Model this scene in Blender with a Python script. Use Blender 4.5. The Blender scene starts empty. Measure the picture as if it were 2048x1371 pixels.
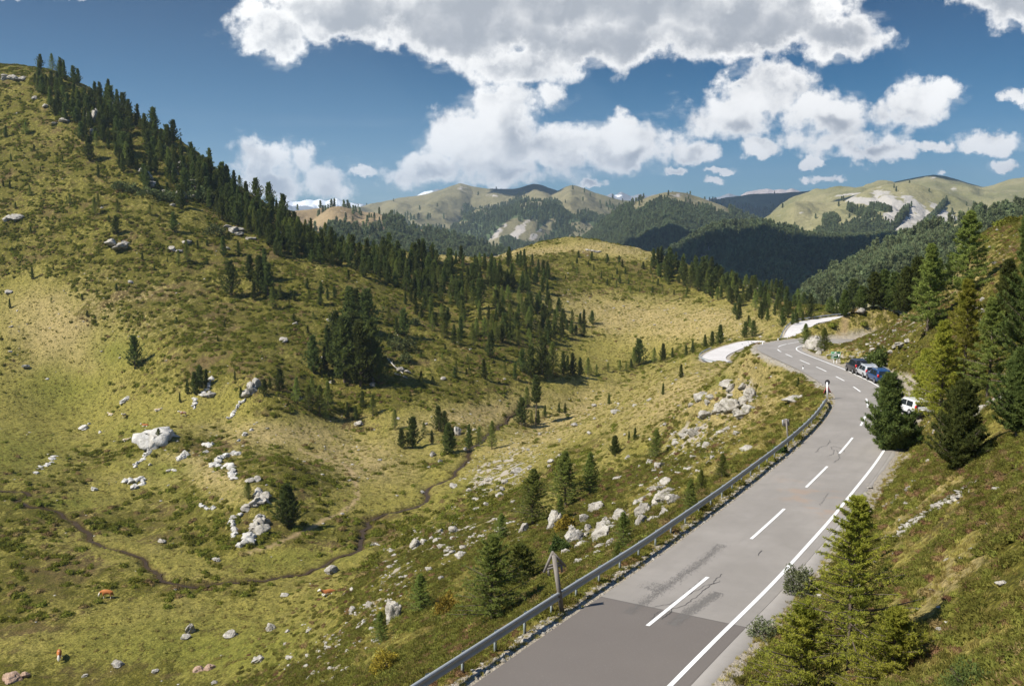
import bpy, bmesh, math, random
import numpy as np
from mathutils import Vector, Matrix
random.seed(7); RNG = np.random.RandomState(7)
R = math.radians
HAZE = 0.00006
sc = bpy.context.scene
COL = sc.collection

# ------------------------------------------------------------------ camera
FPX, HZ, PW, PH = 2000.0, 450.0, 2048, 1371
PITCH = math.atan((PH / 2 - HZ) / FPX)
cam_d = bpy.data.cameras.new('camera'); cam = bpy.data.objects.new('camera', cam_d); COL.objects.link(cam)
cam_d.sensor_width = 36.0; cam_d.lens = FPX / PW * 36.0
cam_d.clip_start = 0.3; cam_d.clip_end = 60000
cam.location = (0, 0, 0); cam.rotation_euler = (R(90) - PITCH, 0, 0)
sc.camera = cam

# ------------------------------------------------------------------ sun, exposure
SUN_EL, SUN_AZ = R(47), math.atan2(-0.93, -0.38)      # the sun stands left of and a little behind the viewer
sdir = Vector((math.sin(SUN_AZ) * math.cos(SUN_EL), math.cos(SUN_AZ) * math.cos(SUN_EL), math.sin(SUN_EL)))
sun_d = bpy.data.lights.new('sun', 'SUN'); sun_d.energy = 5.0; sun_d.angle = R(0.5); sun_d.color = (1.0, 0.94, 0.82)
sun = bpy.data.objects.new('sun', sun_d); COL.objects.link(sun)
sun.rotation_euler = sdir.to_track_quat('Z', 'Y').to_euler()
sc.view_settings.view_transform = 'Standard'; sc.view_settings.look = 'None'
sc.view_settings.exposure = 0.66; sc.view_settings.gamma = 1.0
try:
    sc.cycles.max_bounces = 6; sc.cycles.diffuse_bounces = 2; sc.cycles.glossy_bounces = 2
    sc.cycles.transmission_bounces = 3; sc.cycles.transparent_max_bounces = 8; sc.cycles.volume_bounces = 0
except Exception: pass

# ------------------------------------------------------------------ node helpers
def N(nt, t, loc=None, **kw):
    n = nt.nodes.new(t)
    for k, v in kw.items(): setattr(n, k, v)
    return n
def setin(nt, sock, v):
    if hasattr(v, 'is_output') or isinstance(v, bpy.types.NodeSocket): nt.links.new(v, sock)
    else: sock.default_value = v
def M(nt, op, a, b=None, c=None, clamp=False):
    n = nt.nodes.new('ShaderNodeMath'); n.operation = op; n.use_clamp = clamp
    for i, v in enumerate((a, b, c)):
        if v is not None: setin(nt, n.inputs[i], v)
    return n.outputs[0]
def VM(nt, op, a, b=None, c=None):
    n = nt.nodes.new('ShaderNodeVectorMath'); n.operation = op
    for i, v in enumerate((a, b, c)):
        if v is not None: setin(nt, n.inputs[i], v)
    return n.outputs['Value'] if op in ('LENGTH', 'DOT_PRODUCT') else n.outputs[0]
def SS(nt, x, a, b, lo=0.0, hi=1.0, kind='SMOOTHSTEP'):
    n = nt.nodes.new('ShaderNodeMapRange'); n.interpolation_type = kind
    setin(nt, n.inputs[0], x)
    for i, v in zip((1, 2, 3, 4), (a, b, lo, hi)): setin(nt, n.inputs[i], v)
    return n.outputs[0]
def MIX(nt, f, a, b, mode='MIX'):
    n = nt.nodes.new('ShaderNodeMix'); n.data_type = 'RGBA'; n.blend_type = mode
    setin(nt, n.inputs[0], f)
    for s, v in ((n.inputs[6], a), (n.inputs[7], b)):
        if isinstance(v, (tuple, list)): v = tuple(v) + ((1.0,) if len(v) == 3 else ())
        setin(nt, s, v)
    return n.outputs[2]
def NOISE(nt, vec, scale, detail=4, rough=0.55, out='Fac', lac=2.0):
    n = nt.nodes.new('ShaderNodeTexNoise'); n.noise_dimensions = '3D'
    if vec is not None: nt.links.new(vec, n.inputs['Vector'])
    n.inputs['Scale'].default_value = scale; n.inputs['Detail'].default_value = detail
    n.inputs['Roughness'].default_value = rough; n.inputs['Lacunarity'].default_value = lac
    return n.outputs[out if out != 'Fac' else 0]

# ------------------------------------------------------------------ world: sky with cumulus
wd = bpy.data.worlds.new('World'); sc.world = wd; wd.use_nodes = True
wd.cycles.sampling_method = 'MANUAL'; wd.cycles.sample_map_resolution = 256
nt = wd.node_tree; nt.nodes.clear()
wo = N(nt, 'ShaderNodeOutputWorld'); bg = N(nt, 'ShaderNodeBackground'); bg.inputs[1].default_value = 0.1
nt.links.new(bg.outputs[0], wo.inputs[0])
sky = N(nt, 'ShaderNodeTexSky', sky_type='NISHITA'); sky.sun_disc = False
sky.sun_elevation = SUN_EL; sky.sun_rotation = SUN_AZ; sky.altitude = 1800; sky.air_density = 1.0; sky.dust_density = 0.35; sky.ozone_density = 2.2
tc = N(nt, 'ShaderNodeTexCoord'); sep = N(nt, 'ShaderNodeSeparateXYZ'); nt.links.new(tc.outputs['Generated'], sep.inputs[0])
dx, dy, dz = sep.outputs
ady = M(nt, 'MAXIMUM', M(nt, 'ABSOLUTE', dy), 0.08)
cx_ = M(nt, 'DIVIDE', dx, ady); cz_ = M(nt, 'DIVIDE', dz, ady)
comb = N(nt, 'ShaderNodeCombineXYZ'); setin(nt, comb.inputs[0], M(nt, 'MULTIPLY', cx_, 20.0)); setin(nt, comb.inputs[1], M(nt, 'MULTIPLY', cz_, 20.0))
P = comb.outputs[0]                      # cloud sheet coordinates; one unit is a twentieth of the distance
setin(nt, comb.inputs[2], M(nt, 'MULTIPLY', dy, 2.0))
w1 = VM(nt, 'SUBTRACT', NOISE(nt, P, 1.1, 3, 0.6, 'Color'), (0.5, 0.5, 0.5))
w2 = VM(nt, 'SUBTRACT', NOISE(nt, P, 4.5, 4, 0.65, 'Color'), (0.5, 0.5, 0.5))
Pw = VM(nt, 'MULTIPLY_ADD', w1, (0.5, 0.4, 0), P)
Pw = VM(nt, 'MULTIPLY_ADD', w2, (0.42, 0.32, 0), Pw)
def UV(px, py): return (px - 1024) / 100.0, (HZ - py) / 100.0
def blobs(Pv, lst):
    out = None
    for (px, py, rx, ry) in lst:
        cx, cy = UV(px, py); sx, sy = 100.0 / rx, 100.0 / ry
        v = VM(nt, 'MULTIPLY_ADD', Pv, (sx, sy, 0), (-cx * sx, -cy * sy, 0))
        l = VM(nt, 'LENGTH', v)
        k_ = min(rx, ry) / 60.0; l = M(nt, 'MULTIPLY_ADD', l, -k_ if k_ > .42 else -.75, 1.03 * min(k_, 1.7) if k_ > .42 else .80); l = M(nt, 'MAXIMUM', l, -2.0)
        out = l if out is None else M(nt, 'SMOOTH_MAX', out, l, 0.12)
    return out
CL = [(700, 0, 240, 125), (560, 70, 90, 55), (580, 110, 45, 30), (940, 40, 240, 115), (1180, 50, 270, 120), (1450, 35, 250, 105), (1650, 85, 120, 50), (1020, 140, 130, 42), (1250, -60, 420, 100),
      (1000, 225, 90, 55), (975, 290, 140, 72), (865, 330, 75, 40), (1110, 300, 70, 55), (1240, 290, 115, 62), (1040, 345, 180, 28), (800, 360, 45, 30), (1235, 245, 32, 28), (1100, 205, 40, 30),
      (530, 320, 75, 42), (560, 370, 85, 45), (660, 370, 60, 38), (612, 325, 28, 28), (730, 343, 35, 11),
      (1520, 185, 90, 60), (1450, 240, 95, 50), (1640, 235, 90, 48), (1480, 170, 60, 16), (1670, 280, 120, 28), (1510, 302, 45, 20), (1395, 313, 45, 22), (1810, 215, 75, 50), (1750, 230, 40, 35), (1850, 190, 60, 22),
      (1745, 308, 105, 20), (1845, 298, 45, 14), (1620, 323, 24, 12), (1965, 288, 72, 24), (1930, 296, 40, 18), (1990, 0, 110, 75), (1650, 355, 32, 10), (1607, 358, 18, 8), (1342, 347, 24, 8), (1430, 345, 30, 6), (1428, 364, 22, 9), (1180, 364, 36, 10),
      (1998, 336, 26, 12), (1870, 352, 12, 5), (100, -5, 150, 22), (2020, 205, 36, 16)]
D = blobs(Pw, CL)
b1 = NOISE(nt, P, 1.6, 9, 0.56)
vor = N(nt, 'ShaderNodeTexVoronoi', feature='SMOOTH_F1'); nt.links.new(VM(nt, 'MULTIPLY_ADD', w1, (0.5, 0.5, 0), VM(nt, 'MULTIPLY_ADD', w2, (0.5, 0.5, 0), P)), vor.inputs['Vector'])
vor.inputs['Scale'].default_value = 2.6; vor.inputs['Smoothness'].default_value = 0.45
def relief_at(off):
    Pq = VM(nt, 'ADD', P, off)
    n1 = NOISE(nt, Pq, 0.8, 8, 0.52)
    v = N(nt, 'ShaderNodeTexVoronoi', feature='SMOOTH_F1'); v.inputs['Smoothness'].default_value = 0.6; v.inputs['Scale'].default_value = 1.7
    nt.links.new(VM(nt, 'MULTIPLY_ADD', w1, (1.3, 1.1, 0), VM(nt, 'MULTIPLY_ADD', w2, (0.9, 0.9, 0), Pq)), v.inputs['Vector'])
    return M(nt, 'MULTIPLY_ADD', v.outputs['Distance'], -0.28, n1)
rel = M(nt, 'SUBTRACT', relief_at((0, 0, 0)), relief_at((-0.24, 0.26, 0.0)))
d_ = M(nt, 'ADD', D, M(nt, 'MULTIPLY', M(nt, 'SUBTRACT', b1, 0.5), 1.75))
alpha = SS(nt, d_, -0.06, 0.34)
wisp = M(nt, 'MULTIPLY', SS(nt, M(nt, 'ADD', M(nt, 'MULTIPLY', D, 0.35), NOISE(nt, VM(nt, 'MULTIPLY', P, (0.8, 1.7, 1)), 1.4, 7, 0.62)), 0.50, 0.78), 0.40)
streak = M(nt, 'MULTIPLY', SS(nt, NOISE(nt, VM(nt, 'MULTIPLY', P, (0.16, 1.6, 1)), 1.0, 5, 0.55), 0.52, 0.75), 0.16)
low = SS(nt, cz_, 0.0, 0.14, 1.0, 0.0)
alpha = M(nt, 'MAXIMUM', alpha, M(nt, 'MAXIMUM', wisp, M(nt, 'MULTIPLY', streak, low)))
GR = [(760, 75, 160, 60), (960, 60, 110, 60), (860, 95, 180, 45), (1300, 105, 330, 38), (1120, 140, 110, 40), (1500, 90, 110, 60), (1660, 90, 90, 40), (1060, 275, 45, 40), (1030, 350, 220, 22), (1280, 320, 70, 18),
      (575, 385, 45, 30), (540, 350, 50, 25), (1480, 272, 80, 18), (1640, 255, 70, 16), (1690, 297, 90, 10), (1810, 245, 60, 16), (2000, 35, 80, 38), (1640, 262, 50, 12), (1230, 20, 260, 45)]
Pg = VM(nt, 'MULTIPLY_ADD', w1, (1.3, 0.9, 0), P)
G = SS(nt, blobs(Pg, GR), -1.0, 0.7)
edge = SS(nt, d_, 0.05, 0.75)                       # thin rims stay bright, the body of the cloud takes shade
shade = M(nt, 'SUBTRACT', 1.0, M(nt, 'MULTIPLY', M(nt, 'MULTIPLY', G, 0.58), edge))
shade = M(nt, 'ADD', shade, M(nt, 'MULTIPLY', M(nt, 'MULTIPLY', rel, 1.35), M(nt, 'SUBTRACT', 1.0, M(nt, 'MULTIPLY', G, 0.55))))
shade = M(nt, 'MINIMUM', M(nt, 'MAXIMUM', shade, 0.40), 1.10)
ccol = MIX(nt, SS(nt, shade, 0.35, 1.0), (3.4, 3.6, 3.9), (7.6, 7.5, 7.3))
cm = VM(nt, 'SCALE', ccol); setin(nt, cm.node.inputs['Scale'], SS(nt, shade, 0.3, 1.1, 0.86, 1.08, 'LINEAR'))
# the sky above the mountains: deep blue above, pale towards the horizon
sc_ = N(nt, 'ShaderNodeHueSaturation'); sc_.inputs['Saturation'].default_value = 1.12; sc_.inputs['Value'].default_value = 1.0
nt.links.new(sky.outputs[0], sc_.inputs['Color'])
rp = N(nt, 'ShaderNodeValToRGB'); setin(nt, rp.inputs[0], SS(nt, dz, 0.0, 0.9, kind='LINEAR')); cr = rp.color_ramp
for i, (x, c) in enumerate([(0.0, (.22, .38, .50)), (0.05, (.16, .35, .47)), (0.15, (.045, .235, .335)), (0.27, (.006, .12, .195)), (0.5, (.75, .95, 1.05))]):
    e = cr.elements[i] if i < 2 else cr.elements.new(x)
    e.position = x; e.color = c + (1,)
skyc = MIX(nt, 1.0, sc_.outputs[0], rp.outputs[0], 'MULTIPLY')
alpha = M(nt, 'MULTIPLY', alpha, SS(nt, dz, -0.02, 0.005))
nt.links.new(MIX(nt, alpha, skyc, cm), bg.inputs[0])

# ------------------------------------------------------------------ numeric helpers
def hash2(ix, iy, s):
    h = (ix.astype(np.int64) * 374761393 + iy.astype(np.int64) * 668265263 + s * 1442695041) & 0xffffffff
    h = ((h ^ (h >> 13)) * 1274126177) & 0xffffffff
    return ((h ^ (h >> 16)) & 0xffff) / 65535.0
def vnoise(x, y, s=0):
    x = np.asarray(x, float); y = np.asarray(y, float)
    ix = np.floor(x); iy = np.floor(y); fx = x - ix; fy = y - iy
    u = fx * fx * fx * (fx * (fx * 6 - 15) + 10); v = fy * fy * fy * (fy * (fy * 6 - 15) + 10)
    a = hash2(ix, iy, s); b = hash2(ix + 1, iy, s); c = hash2(ix, iy + 1, s); d = hash2(ix + 1, iy + 1, s)
    return (a * (1 - u) + b * u) * (1 - v) + (c * (1 - u) + d * u) * v
def fbm(x, y, s=0, o=4, g=0.5):
    t = 0; a = 1; n = 0
    for i in range(o):
        t = t + a * vnoise(x * 2 ** i * (1 + .013 * i) + 17.3 * i, y * 2 ** i - 9.1 * i, s + i); n += a; a *= g
    return t / n
def sstep(x, a, b):
    t = np.clip((x - a) / (b - a), 0, 1); return t * t * (3 - 2 * t)
CP, SP = math.cos(PITCH), math.sin(PITCH)
def tray(px, py):
    u = (np.asarray(px, float) - PW / 2) / FPX; v = (PH / 2 - np.asarray(py, float)) / FPX
    dy = CP + v * SP; return u / dy, (-SP + v * CP) / dy
def at(px, py, Y):
    tx, tz = tray(px, py); return np.array([tx * Y, Y + 0 * tx, tz * Y]).T
def project(x, y, z):
    yc = y * CP - z * SP; zc = y * SP + z * CP
    return PW / 2 + FPX * x / yc, PH / 2 - FPX * zc / yc

def link(o, parent=None):
    COL.objects.link(o)
    if parent is not None: o.parent = parent
    return o
def mesh(name, V, F, mat=None, smooth=False, midx=None):
    V = np.asarray(V, np.float32).reshape(-1, 3); me = bpy.data.meshes.new(name)
    if isinstance(F, np.ndarray):
        n, k = F.shape
        me.vertices.add(len(V)); me.vertices.foreach_set('co', V.ravel())
        me.loops.add(n * k); me.loops.foreach_set('vertex_index', F.astype(np.int32).ravel())
        me.polygons.add(n); me.polygons.foreach_set('loop_start', np.arange(0, n * k, k, dtype=np.int32))
        try: me.polygons.foreach_set('loop_total', np.full(n, k, np.int32))
        except Exception: pass
        me.update(calc_edges=True)
    else:
        me.from_pydata([tuple(map(float, v)) for v in V], [], F); me.update()
    if mat is not None:
        for m_ in (mat if isinstance(mat, (list, tuple)) else [mat]): me.materials.append(m_)
    if midx is not None: me.polygons.foreach_set('material_index', np.asarray(midx, np.int32))
    if smooth: me.polygons.foreach_set('use_smooth', np.ones(len(me.polygons), bool))
    me.update(); return me
def tag(o, label=None, cat=None, group=None, kind=None):
    if label: o['label'] = label
    if cat: o['category'] = cat
    if group: o['group'] = group
    if kind: o['kind'] = kind
    return o
def obj(name, me, parent=None, loc=None, rot=None, scale=None):
    o = link(bpy.data.objects.new(name, me), parent)
    if loc is not None: o.location = loc
    if rot is not None: o.rotation_euler = rot
    if scale is not None: o.scale = (scale,) * 3 if np.isscalar(scale) else scale
    return o
def fattr(me, name, vals):
    a = me.attributes.new(name, 'FLOAT', 'POINT'); a.data.foreach_set('value', np.asarray(vals, np.float32).ravel())
def gridfaces(nu, nv):
    i, j = np.meshgrid(np.arange(nu - 1), np.arange(nv - 1), indexing='ij')
    a = (i * nv + j).ravel(); return np.stack([a, a + nv, a + nv + 1, a + 1], 1)

# ------------------------------------------------------------------ roads
def near_plane(px, py):
    tx, tz = tray(px, py); Y = 15.0 / (-tz - 0.025); return np.array([tx * Y, Y, tz * Y])
c_px = [(1293, 1252), (1418, 1152), (1498, 1081), (1566, 1020), (1612, 974), (1654, 933), (1681, 904), (1706, 874), (1721, 852), (1731, 831), (1736, 813), (1733, 796),
        (1723, 784), (1705, 772), (1689, 761), (1669.5, 751.7), (1654, 743), (1634.5, 734), (1618, 727.5), (1600, 719.6), (1585, 714), (1570, 707), (1560, 703), (1554, 698), (1554.5, 693.5), (1563, 690), (1573, 687.5), (1588, 684.8), (1606, 682.5), (1630, 681)]
c_near = [near_plane(*p) for p in c_px]
d0 = c_near[0] - c_near[2]; d0 /= np.linalg.norm(d0)
c_near = [c_near[0] + d0 * 34, c_near[0] + d0 * 22, c_near[0] + d0 * 11] + c_near + [c_near[-1] + np.array([12, 1, -.3]), c_near[-1] + np.array([30, -3, -1.0])]
c_low = [at(1790, 628, 345), at(1740, 630, 335), at(1690, 634, 326), at(1650, 639, 319), at(1615, 645, 311), at(1600, 655, 298), at(1592, 668, 285), at(1586, 684, 272), at(1575, 692, 268), at(1560, 694, 275), at(1540, 688, 290),
         at(1514, 682, 302), at(1492, 686.5, 298), at(1468, 693.5, 287), at(1447, 701.5, 276), at(1432, 709, 266), at(1427, 715.5, 258), at(1434, 722, 251), at(1452, 726, 248), at(1490, 728, 250), at(1530, 726, 256)]
def smooth_path(pts, step=1.0, it=2):
    P_ = np.array(pts, float)
    d = np.r_[0, np.cumsum(np.linalg.norm(np.diff(P_[:, :2], axis=0), axis=1))]
    # Catmull-Rom through the points
    out = []
    for i in range(len(P_) - 1):
        p0 = P_[max(i - 1, 0)]; p1 = P_[i]; p2 = P_[i + 1]; p3 = P_[min(i + 2, len(P_) - 1)]
        n = max(2, int((d[i + 1] - d[i]) / 0.25)); t = np.linspace(0, 1, n, endpoint=False)[:, None]
        out.append(0.5 * ((2 * p1) + (-p0 + p2) * t + (2 * p0 - 5 * p1 + 4 * p2 - p3) * t ** 2 + (-p0 + 3 * p1 - 3 * p2 + p3) * t ** 3))
    Q = np.vstack(out + [P_[-1:]])
    s = np.r_[0, np.cumsum(np.linalg.norm(np.diff(Q[:, :2], axis=0), axis=1))]
    n = int(s[-1] / step) + 1; ss = np.linspace(0, s[-1], n)
    Q = np.stack([np.interp(ss, s, Q[:, k]) for k in range(3)], 1)
    for _ in range(it):
        k = np.array([1, 2, 3, 4, 3, 2, 1.]); k /= k.sum()
        Qp = np.pad(Q, ((3, 3), (0, 0)), mode='edge'); Qs = np.stack([np.convolve(Qp[:, j], k, 'valid') for j in range(3)], 1)
        Qs[:2] = Q[:2]; Qs[-2:] = Q[-2:]; Q = Qs
    T = np.gradient(Q, axis=0); T[:, 2] = 0; T /= np.linalg.norm(T, axis=1)[:, None]
    Nn = np.stack([T[:, 1], -T[:, 0], 0 * T[:, 0]], 1)          # points to the right of the direction of travel
    s = np.r_[0, np.cumsum(np.linalg.norm(np.diff(Q[:, :2], axis=0), axis=1))]
    return Q, T, Nn, s
RN, RNT, RNN, RNS = smooth_path(c_near)
RL, RLT, RLN, RLS = smooth_path(c_low)
WL, WR = 3.05, 3.75       # asphalt left of the centre dashes; right with the paved shoulder
def path_dist(x, y, Q, Nn):
    """distance to a path, its height there and the signed side (right positive)"""
    x = x.ravel(); y = y.ravel(); best = np.full(x.shape, 1e9); zi = np.zeros(x.shape); sd = np.zeros(x.shape); global LASTK; LASTK = np.zeros(x.shape, int)
    lo = Q[:, :2].min(0) - 25; hi = Q[:, :2].max(0) + 25
    m = np.where((x > lo[0]) & (x < hi[0]) & (y > lo[1]) & (y < hi[1]))[0]
    for c in np.array_split(m, max(1, len(m) // 20000)):
        dx_ = x[c, None] - Q[None, :, 0]; dy_ = y[c, None] - Q[None, :, 1]
        d2 = dx_ * dx_ + dy_ * dy_; k = d2.argmin(1); r = np.arange(len(c))
        best[c] = np.sqrt(d2[r, k]); LASTK[c] = k; zi[c] = Q[k, 2]; sd[c] = dx_[r, k] * Nn[k, 0] + dy_[r, k] * Nn[k, 1]
    return best, zi, sd

# ------------------------------------------------------------------ near terrain
CPTS = [  # photo x, photo y, distance ahead
 # bottom right slope
 (1480,1371,36),(1640,1371,28),(1800,1371,23),(2048,1371,18),(1640,1200,41),(1800,1200,33),(2048,1200,24),(1720,1060,51),(1900,1100,36),(2048,1000,34),(1760,960,60),(1850,950,52),(1950,900,50),(2048,850,48),
 (1830,870,72),(2048,750,62),(1950,780,72),(1900,700,92),(2048,600,88),(1800,780,100),(1850,700,112),(1790,690,122),(1730,700,134),(1690,690,142),(1650,705,140),
 (1620,668,160),(1640,652,161),(1690,634,166),(1715,614,168),(1760,590,170),(1850,531,165),(1950,487,158),(2048,440,150),(2200,380,140),(1800,640,140),(1900,600,128),(1950,560,125),
 # near slope left of the road
 (929,1371,36),(700,1371,58),(500,1371,118),(860,1340,42),(800,1290,62),(1115,1225,44),(900,1260,60),(1000,1200,60),(700,1250,108),(850,1200,86),(750,1150,125),(950,1120,100),(1080,1120,82),(1180,1100,72),
 (1200,1000,116),(1290,1050,86),(1330,950,112),(1420,900,112),(1380,960,88),(1500,920,78),(1540,850,102),(1575,890,78),(1450,850,125),(1600,800,112),(1550,780,140),(1500,800,140),(1600,760,128),(1480,740,180),(1540,710,152),(1523,693,165),(1440,722,235),
 (1400,800,155),(1400,745,215),(1300,900,150),(1300,830,190),(1320,770,240),(1200,900,190),(1200,850,235),(1100,900,230),(1100,960,165),(1000,960,205),(1350,728,300),(1240,800,290),(1380,715,300),
 # valley floor and stream
 (930,905,268),(830,1010,220),(730,1060,200),(640,1130,178),(500,1150,172),(350,1165,168),(200,1090,190),(50,1000,220),(0,940,240),(212,1200,160),(100,1300,141),(300,1300,140),(500,1270,142),(0,1371,130),(300,1371,130),(660,1185,154),(-200,1371,128),(-200,1100,185),
 (600,1250,138),(1000,870,290),(1070,850,335),(1180,775,385),(1330,716,425),(780,900,275),(860,870,290),
 (250,900,278),(50,870,300),(200,830,330),(150,780,352),(0,800,335),(100,950,245),(330,1010,225),(400,1080,196),(-200,850,310),
 # rocky knolls
 (310,855,275),(300,900,262),(450,925,242),(380,880,272),(560,925,232),(520,1000,206),(490,1090,187),(600,1020,206),(650,960,232),(680,1040,206),(700,860,300),(500,770,302),(400,780,308),(560,800,295),(450,830,296),(610,860,287),(360,820,300),
 # left hill
 (0,700,368),(0,580,405),(0,432,452),(0,314,500),(0,220,550),(0,134,605),(62,131,600),(137,152,590),(219,200,575),(295,245,558),(357,280,545),(456,361,520),(510,400,508),(562,430,498),
 (-200,700,370),(-200,500,430),(-200,300,510),(-200,110,620),(150,650,375),(150,500,425),(150,380,470),(150,270,520),(300,700,352),(300,560,400),(300,430,450),(300,330,500),(500,720,322),(500,629,378),(500,500,438),(450,430,478),
 (640,482,488),(700,500,482),(700,560,430),(700,650,378),(650,760,325),(780,800,315),(800,512,500),(900,514,540),(900,560,485),(900,620,432),(900,690,385),(900,760,345),(850,830,310),
 (1000,505,620),(1000,540,520),(1000,620,440),(1000,700,395),(1000,780,350),(1100,494,680),(1100,540,570),(1100,600,505),(1100,680,440),(1150,745,392),
 (1180,492,685),(1240,499,670),(1300,507,640),(1300,560,565),(1300,620,505),(1300,680,450),(1400,537,600),(1400,590,530),(1400,650,440),(1420,690,345),(1460,566,560),(1500,575,540),(1500,620,450),(1480,660,370),(1560,596,500),(1600,610,440),(1560,650,340),(1640,622,400),(1700,630,370),
 (1560,668,312),(1540,676,315)]
cp = [(tray(a, b)[0], math.log(Y), tray(a, b)[1]) for a, b, Y in CPTS]
WPTS = [  # hidden or outside ground: photo x, distance, height
 (-200,780,20),(0,780,40),(150,760,35),(300,720,0),(400,680,-40),(500,650,-70),(600,640,-80),(750,640,-70),(900,700,-75),(1000,780,-80),(1180,850,-90),(1300,820,-110),(1400,780,-120),(1500,720,-120),(1600,620,-110),(1700,520,-90),
 (1850,230,-30),(1950,230,-22),(2048,230,-18),(2300,230,-5),(1750,240,-38),(1690,230,-34),(1640,215,-33),(1600,240,-35),(1540,215,-30.5),(1560,188,-24),(1640,180,-21.5),(1700,182,-22),(1500,235,-35),(1850,400,-75),(2048,400,-75),(2300,400,-60),(2000,700,-120),(1024,900,-140),(0,900,-40),(1700,900,-200),(1400,900,-190),(600,900,-160),(2048,900,-170),(1800,280,-45),
 (1024,5,-5),(1500,5,-4.6),(2048,5,-4),(2800,6,-2),(500,6,-6),(-200,8,-9),(-800,10,-12),(1024,12,-9.5),(1024,22,-13.5),(600,20,-15),(600,34,-20),(1400,14,-9),(1700,12,-7),(2048,9,-5),(2800,12,-2),(-200,40,-32),(-200,80,-54),(-600,60,-50),(-600,120,-60),(2800,30,3),(2800,70,12),(2800,150,20),(2600,300,-10),
 (-700,300,-50),(-700,450,20),(-700,600,90),(-700,800,60),(-700,180,-59)]
for a, Y, z in WPTS: cp.append((tray(a, 700)[0], math.log(Y), z / Y))
for k in range(0, len(RN), 12):                                    # both shoulders of the road
    for off in (-WL - .6, WR + .5):
        q = RN[k] + RNN[k] * off
        if 8 < q[1] < 170: cp.append((q[0] / q[1], math.log(q[1]), (q[2] - .05) / q[1]))
for k in range(0, len(RL), 12):
    q = RL[k]; cp.append((q[0] / q[1], math.log(q[1]), (q[2] - .1) / q[1]))
cp = np.array(cp); KX = 1.35
def tps(A, B):
    r2 = (((A[:, None, 0] - B[None, :, 0]) * KX) ** 2 + (A[:, None, 1] - B[None, :, 1]) ** 2) + 1e-9
    return 0.5 * r2 * np.log(r2)
n_ = len(cp); Amat = np.zeros((n_ + 3, n_ + 3)); Amat[:n_, :n_] = tps(cp, cp) + np.eye(n_) * 4e-4
Amat[:n_, n_] = 1; Amat[:n_, n_ + 1] = cp[:, 0]; Amat[:n_, n_ + 2] = cp[:, 1]; Amat[n_:, :n_] = Amat[:n_, n_:].T
wts = np.linalg.solve(Amat, np.r_[cp[:, 2], 0, 0, 0])
txs = np.r_[np.linspace(-3.4, -1.0, 60, endpoint=False), np.linspace(-1.0, -.57, 60, endpoint=False), np.linspace(-.57, .57, 900), np.linspace(.57, 1.0, 61)[1:], np.linspace(1.0, 3.4, 61)[1:]]
lys = np.linspace(math.log(1.6), math.log(900), 900)
TX, LY = np.meshgrid(txs, lys, indexing='ij'); YY = np.exp(LY); XX = TX * YY
cg = np.linspace(-1.0, 1.0, 260); cl = np.linspace(math.log(4), math.log(900), 300)   # the smooth surface on a coarse grid, then interpolated
CG, CLY = np.meshgrid(cg, cl, indexing='ij'); q = np.stack([CG.ravel(), CLY.ravel()], 1)
S0 = np.concatenate([tps(c, cp) @ wts[:n_] + wts[n_] + c[:, 0] * wts[n_ + 1] + c[:, 1] * wts[n_ + 2] for c in np.array_split(q, 40)]).reshape(CG.shape)
def bil(A, gx, gy, x, y):
    fx = np.clip((x - gx[0]) / (gx[1] - gx[0]), 0, len(gx) - 1.001); fy = np.clip((y - gy[0]) / (gy[1] - gy[0]), 0, len(gy) - 1.001)
    i = fx.astype(int); j = fy.astype(int); u = fx - i; v = fy - j
    return A[i, j] * (1 - u) * (1 - v) + A[i + 1, j] * u * (1 - v) + A[i, j + 1] * (1 - u) * v + A[i + 1, j + 1] * u * v
ZZ = bil(S0, cg, cl, TX, LY) * YY
PXg, PYg = project(XX, YY, ZZ)
def gz(cx, cy, rx, ry, ang=0):                      # soft oval zone on the ground around a seen place
    a = R(ang); u = (PXg - cx) * math.cos(a) + (PYg - cy) * math.sin(a); v = -(PXg - cx) * math.sin(a) + (PYg - cy) * math.cos(a)
    return np.exp(-((u / rx) ** 2 + (v / ry) ** 2))
far = sstep(YY, 30, 200)
big = (fbm(XX / 34, YY / 34, 3, 4) - .5)
ZZ += big * 5.0 * far * sstep(YY, 120, 420) + (fbm(XX / 9, YY / 9, 11, 4) - .5) * (0.5 + 1.3 * far)
hum = fbm(XX / 2.3, YY / 2.3, 21, 3) - .5
ZZ += hum * (0.35 + .25 * far)
bd1, bz1, sd1 = path_dist(XX, YY, RN, RNN); bd1 = bd1.reshape(XX.shape); bz1 = bz1.reshape(XX.shape); sd1 = sd1.reshape(XX.shape); kk1 = LASTK.reshape(XX.shape)
bd2, bz2, sd2 = path_dist(XX, YY, RL, RLN); bd2 = bd2.reshape(XX.shape); bz2 = bz2.reshape(XX.shape)
klay = [int(np.argmin(np.linalg.norm((RN - near_plane(*q_))[:, :2], axis=1))) for q_ in ((1736, 825), (1640, 737))]   # the lay-by where the cars stand
hw = np.where(sd1 > 0, WR + 3.4 * sstep(kk1, klay[0] - 6, klay[0] + 4) * (1 - sstep(kk1, klay[1] - 5, klay[1] + 5)), WL)
k1 = 1 - sstep(bd1 - hw, .35, 3.2); ZZ = ZZ * (1 - k1) + (bz1 - .06 + .10 * hum * sstep(bd1 - hw, 0, .5) - .22 * (1 - sstep(bd1 - hw, -.6, -.2))) * k1
k2 = 1 - sstep(bd2, 4.2, 9.0); ZZ = ZZ * (1 - k2) + (bz2 - .12 - .2 * (1 - sstep(bd2, 2.6, 3.4))) * k2
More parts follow.
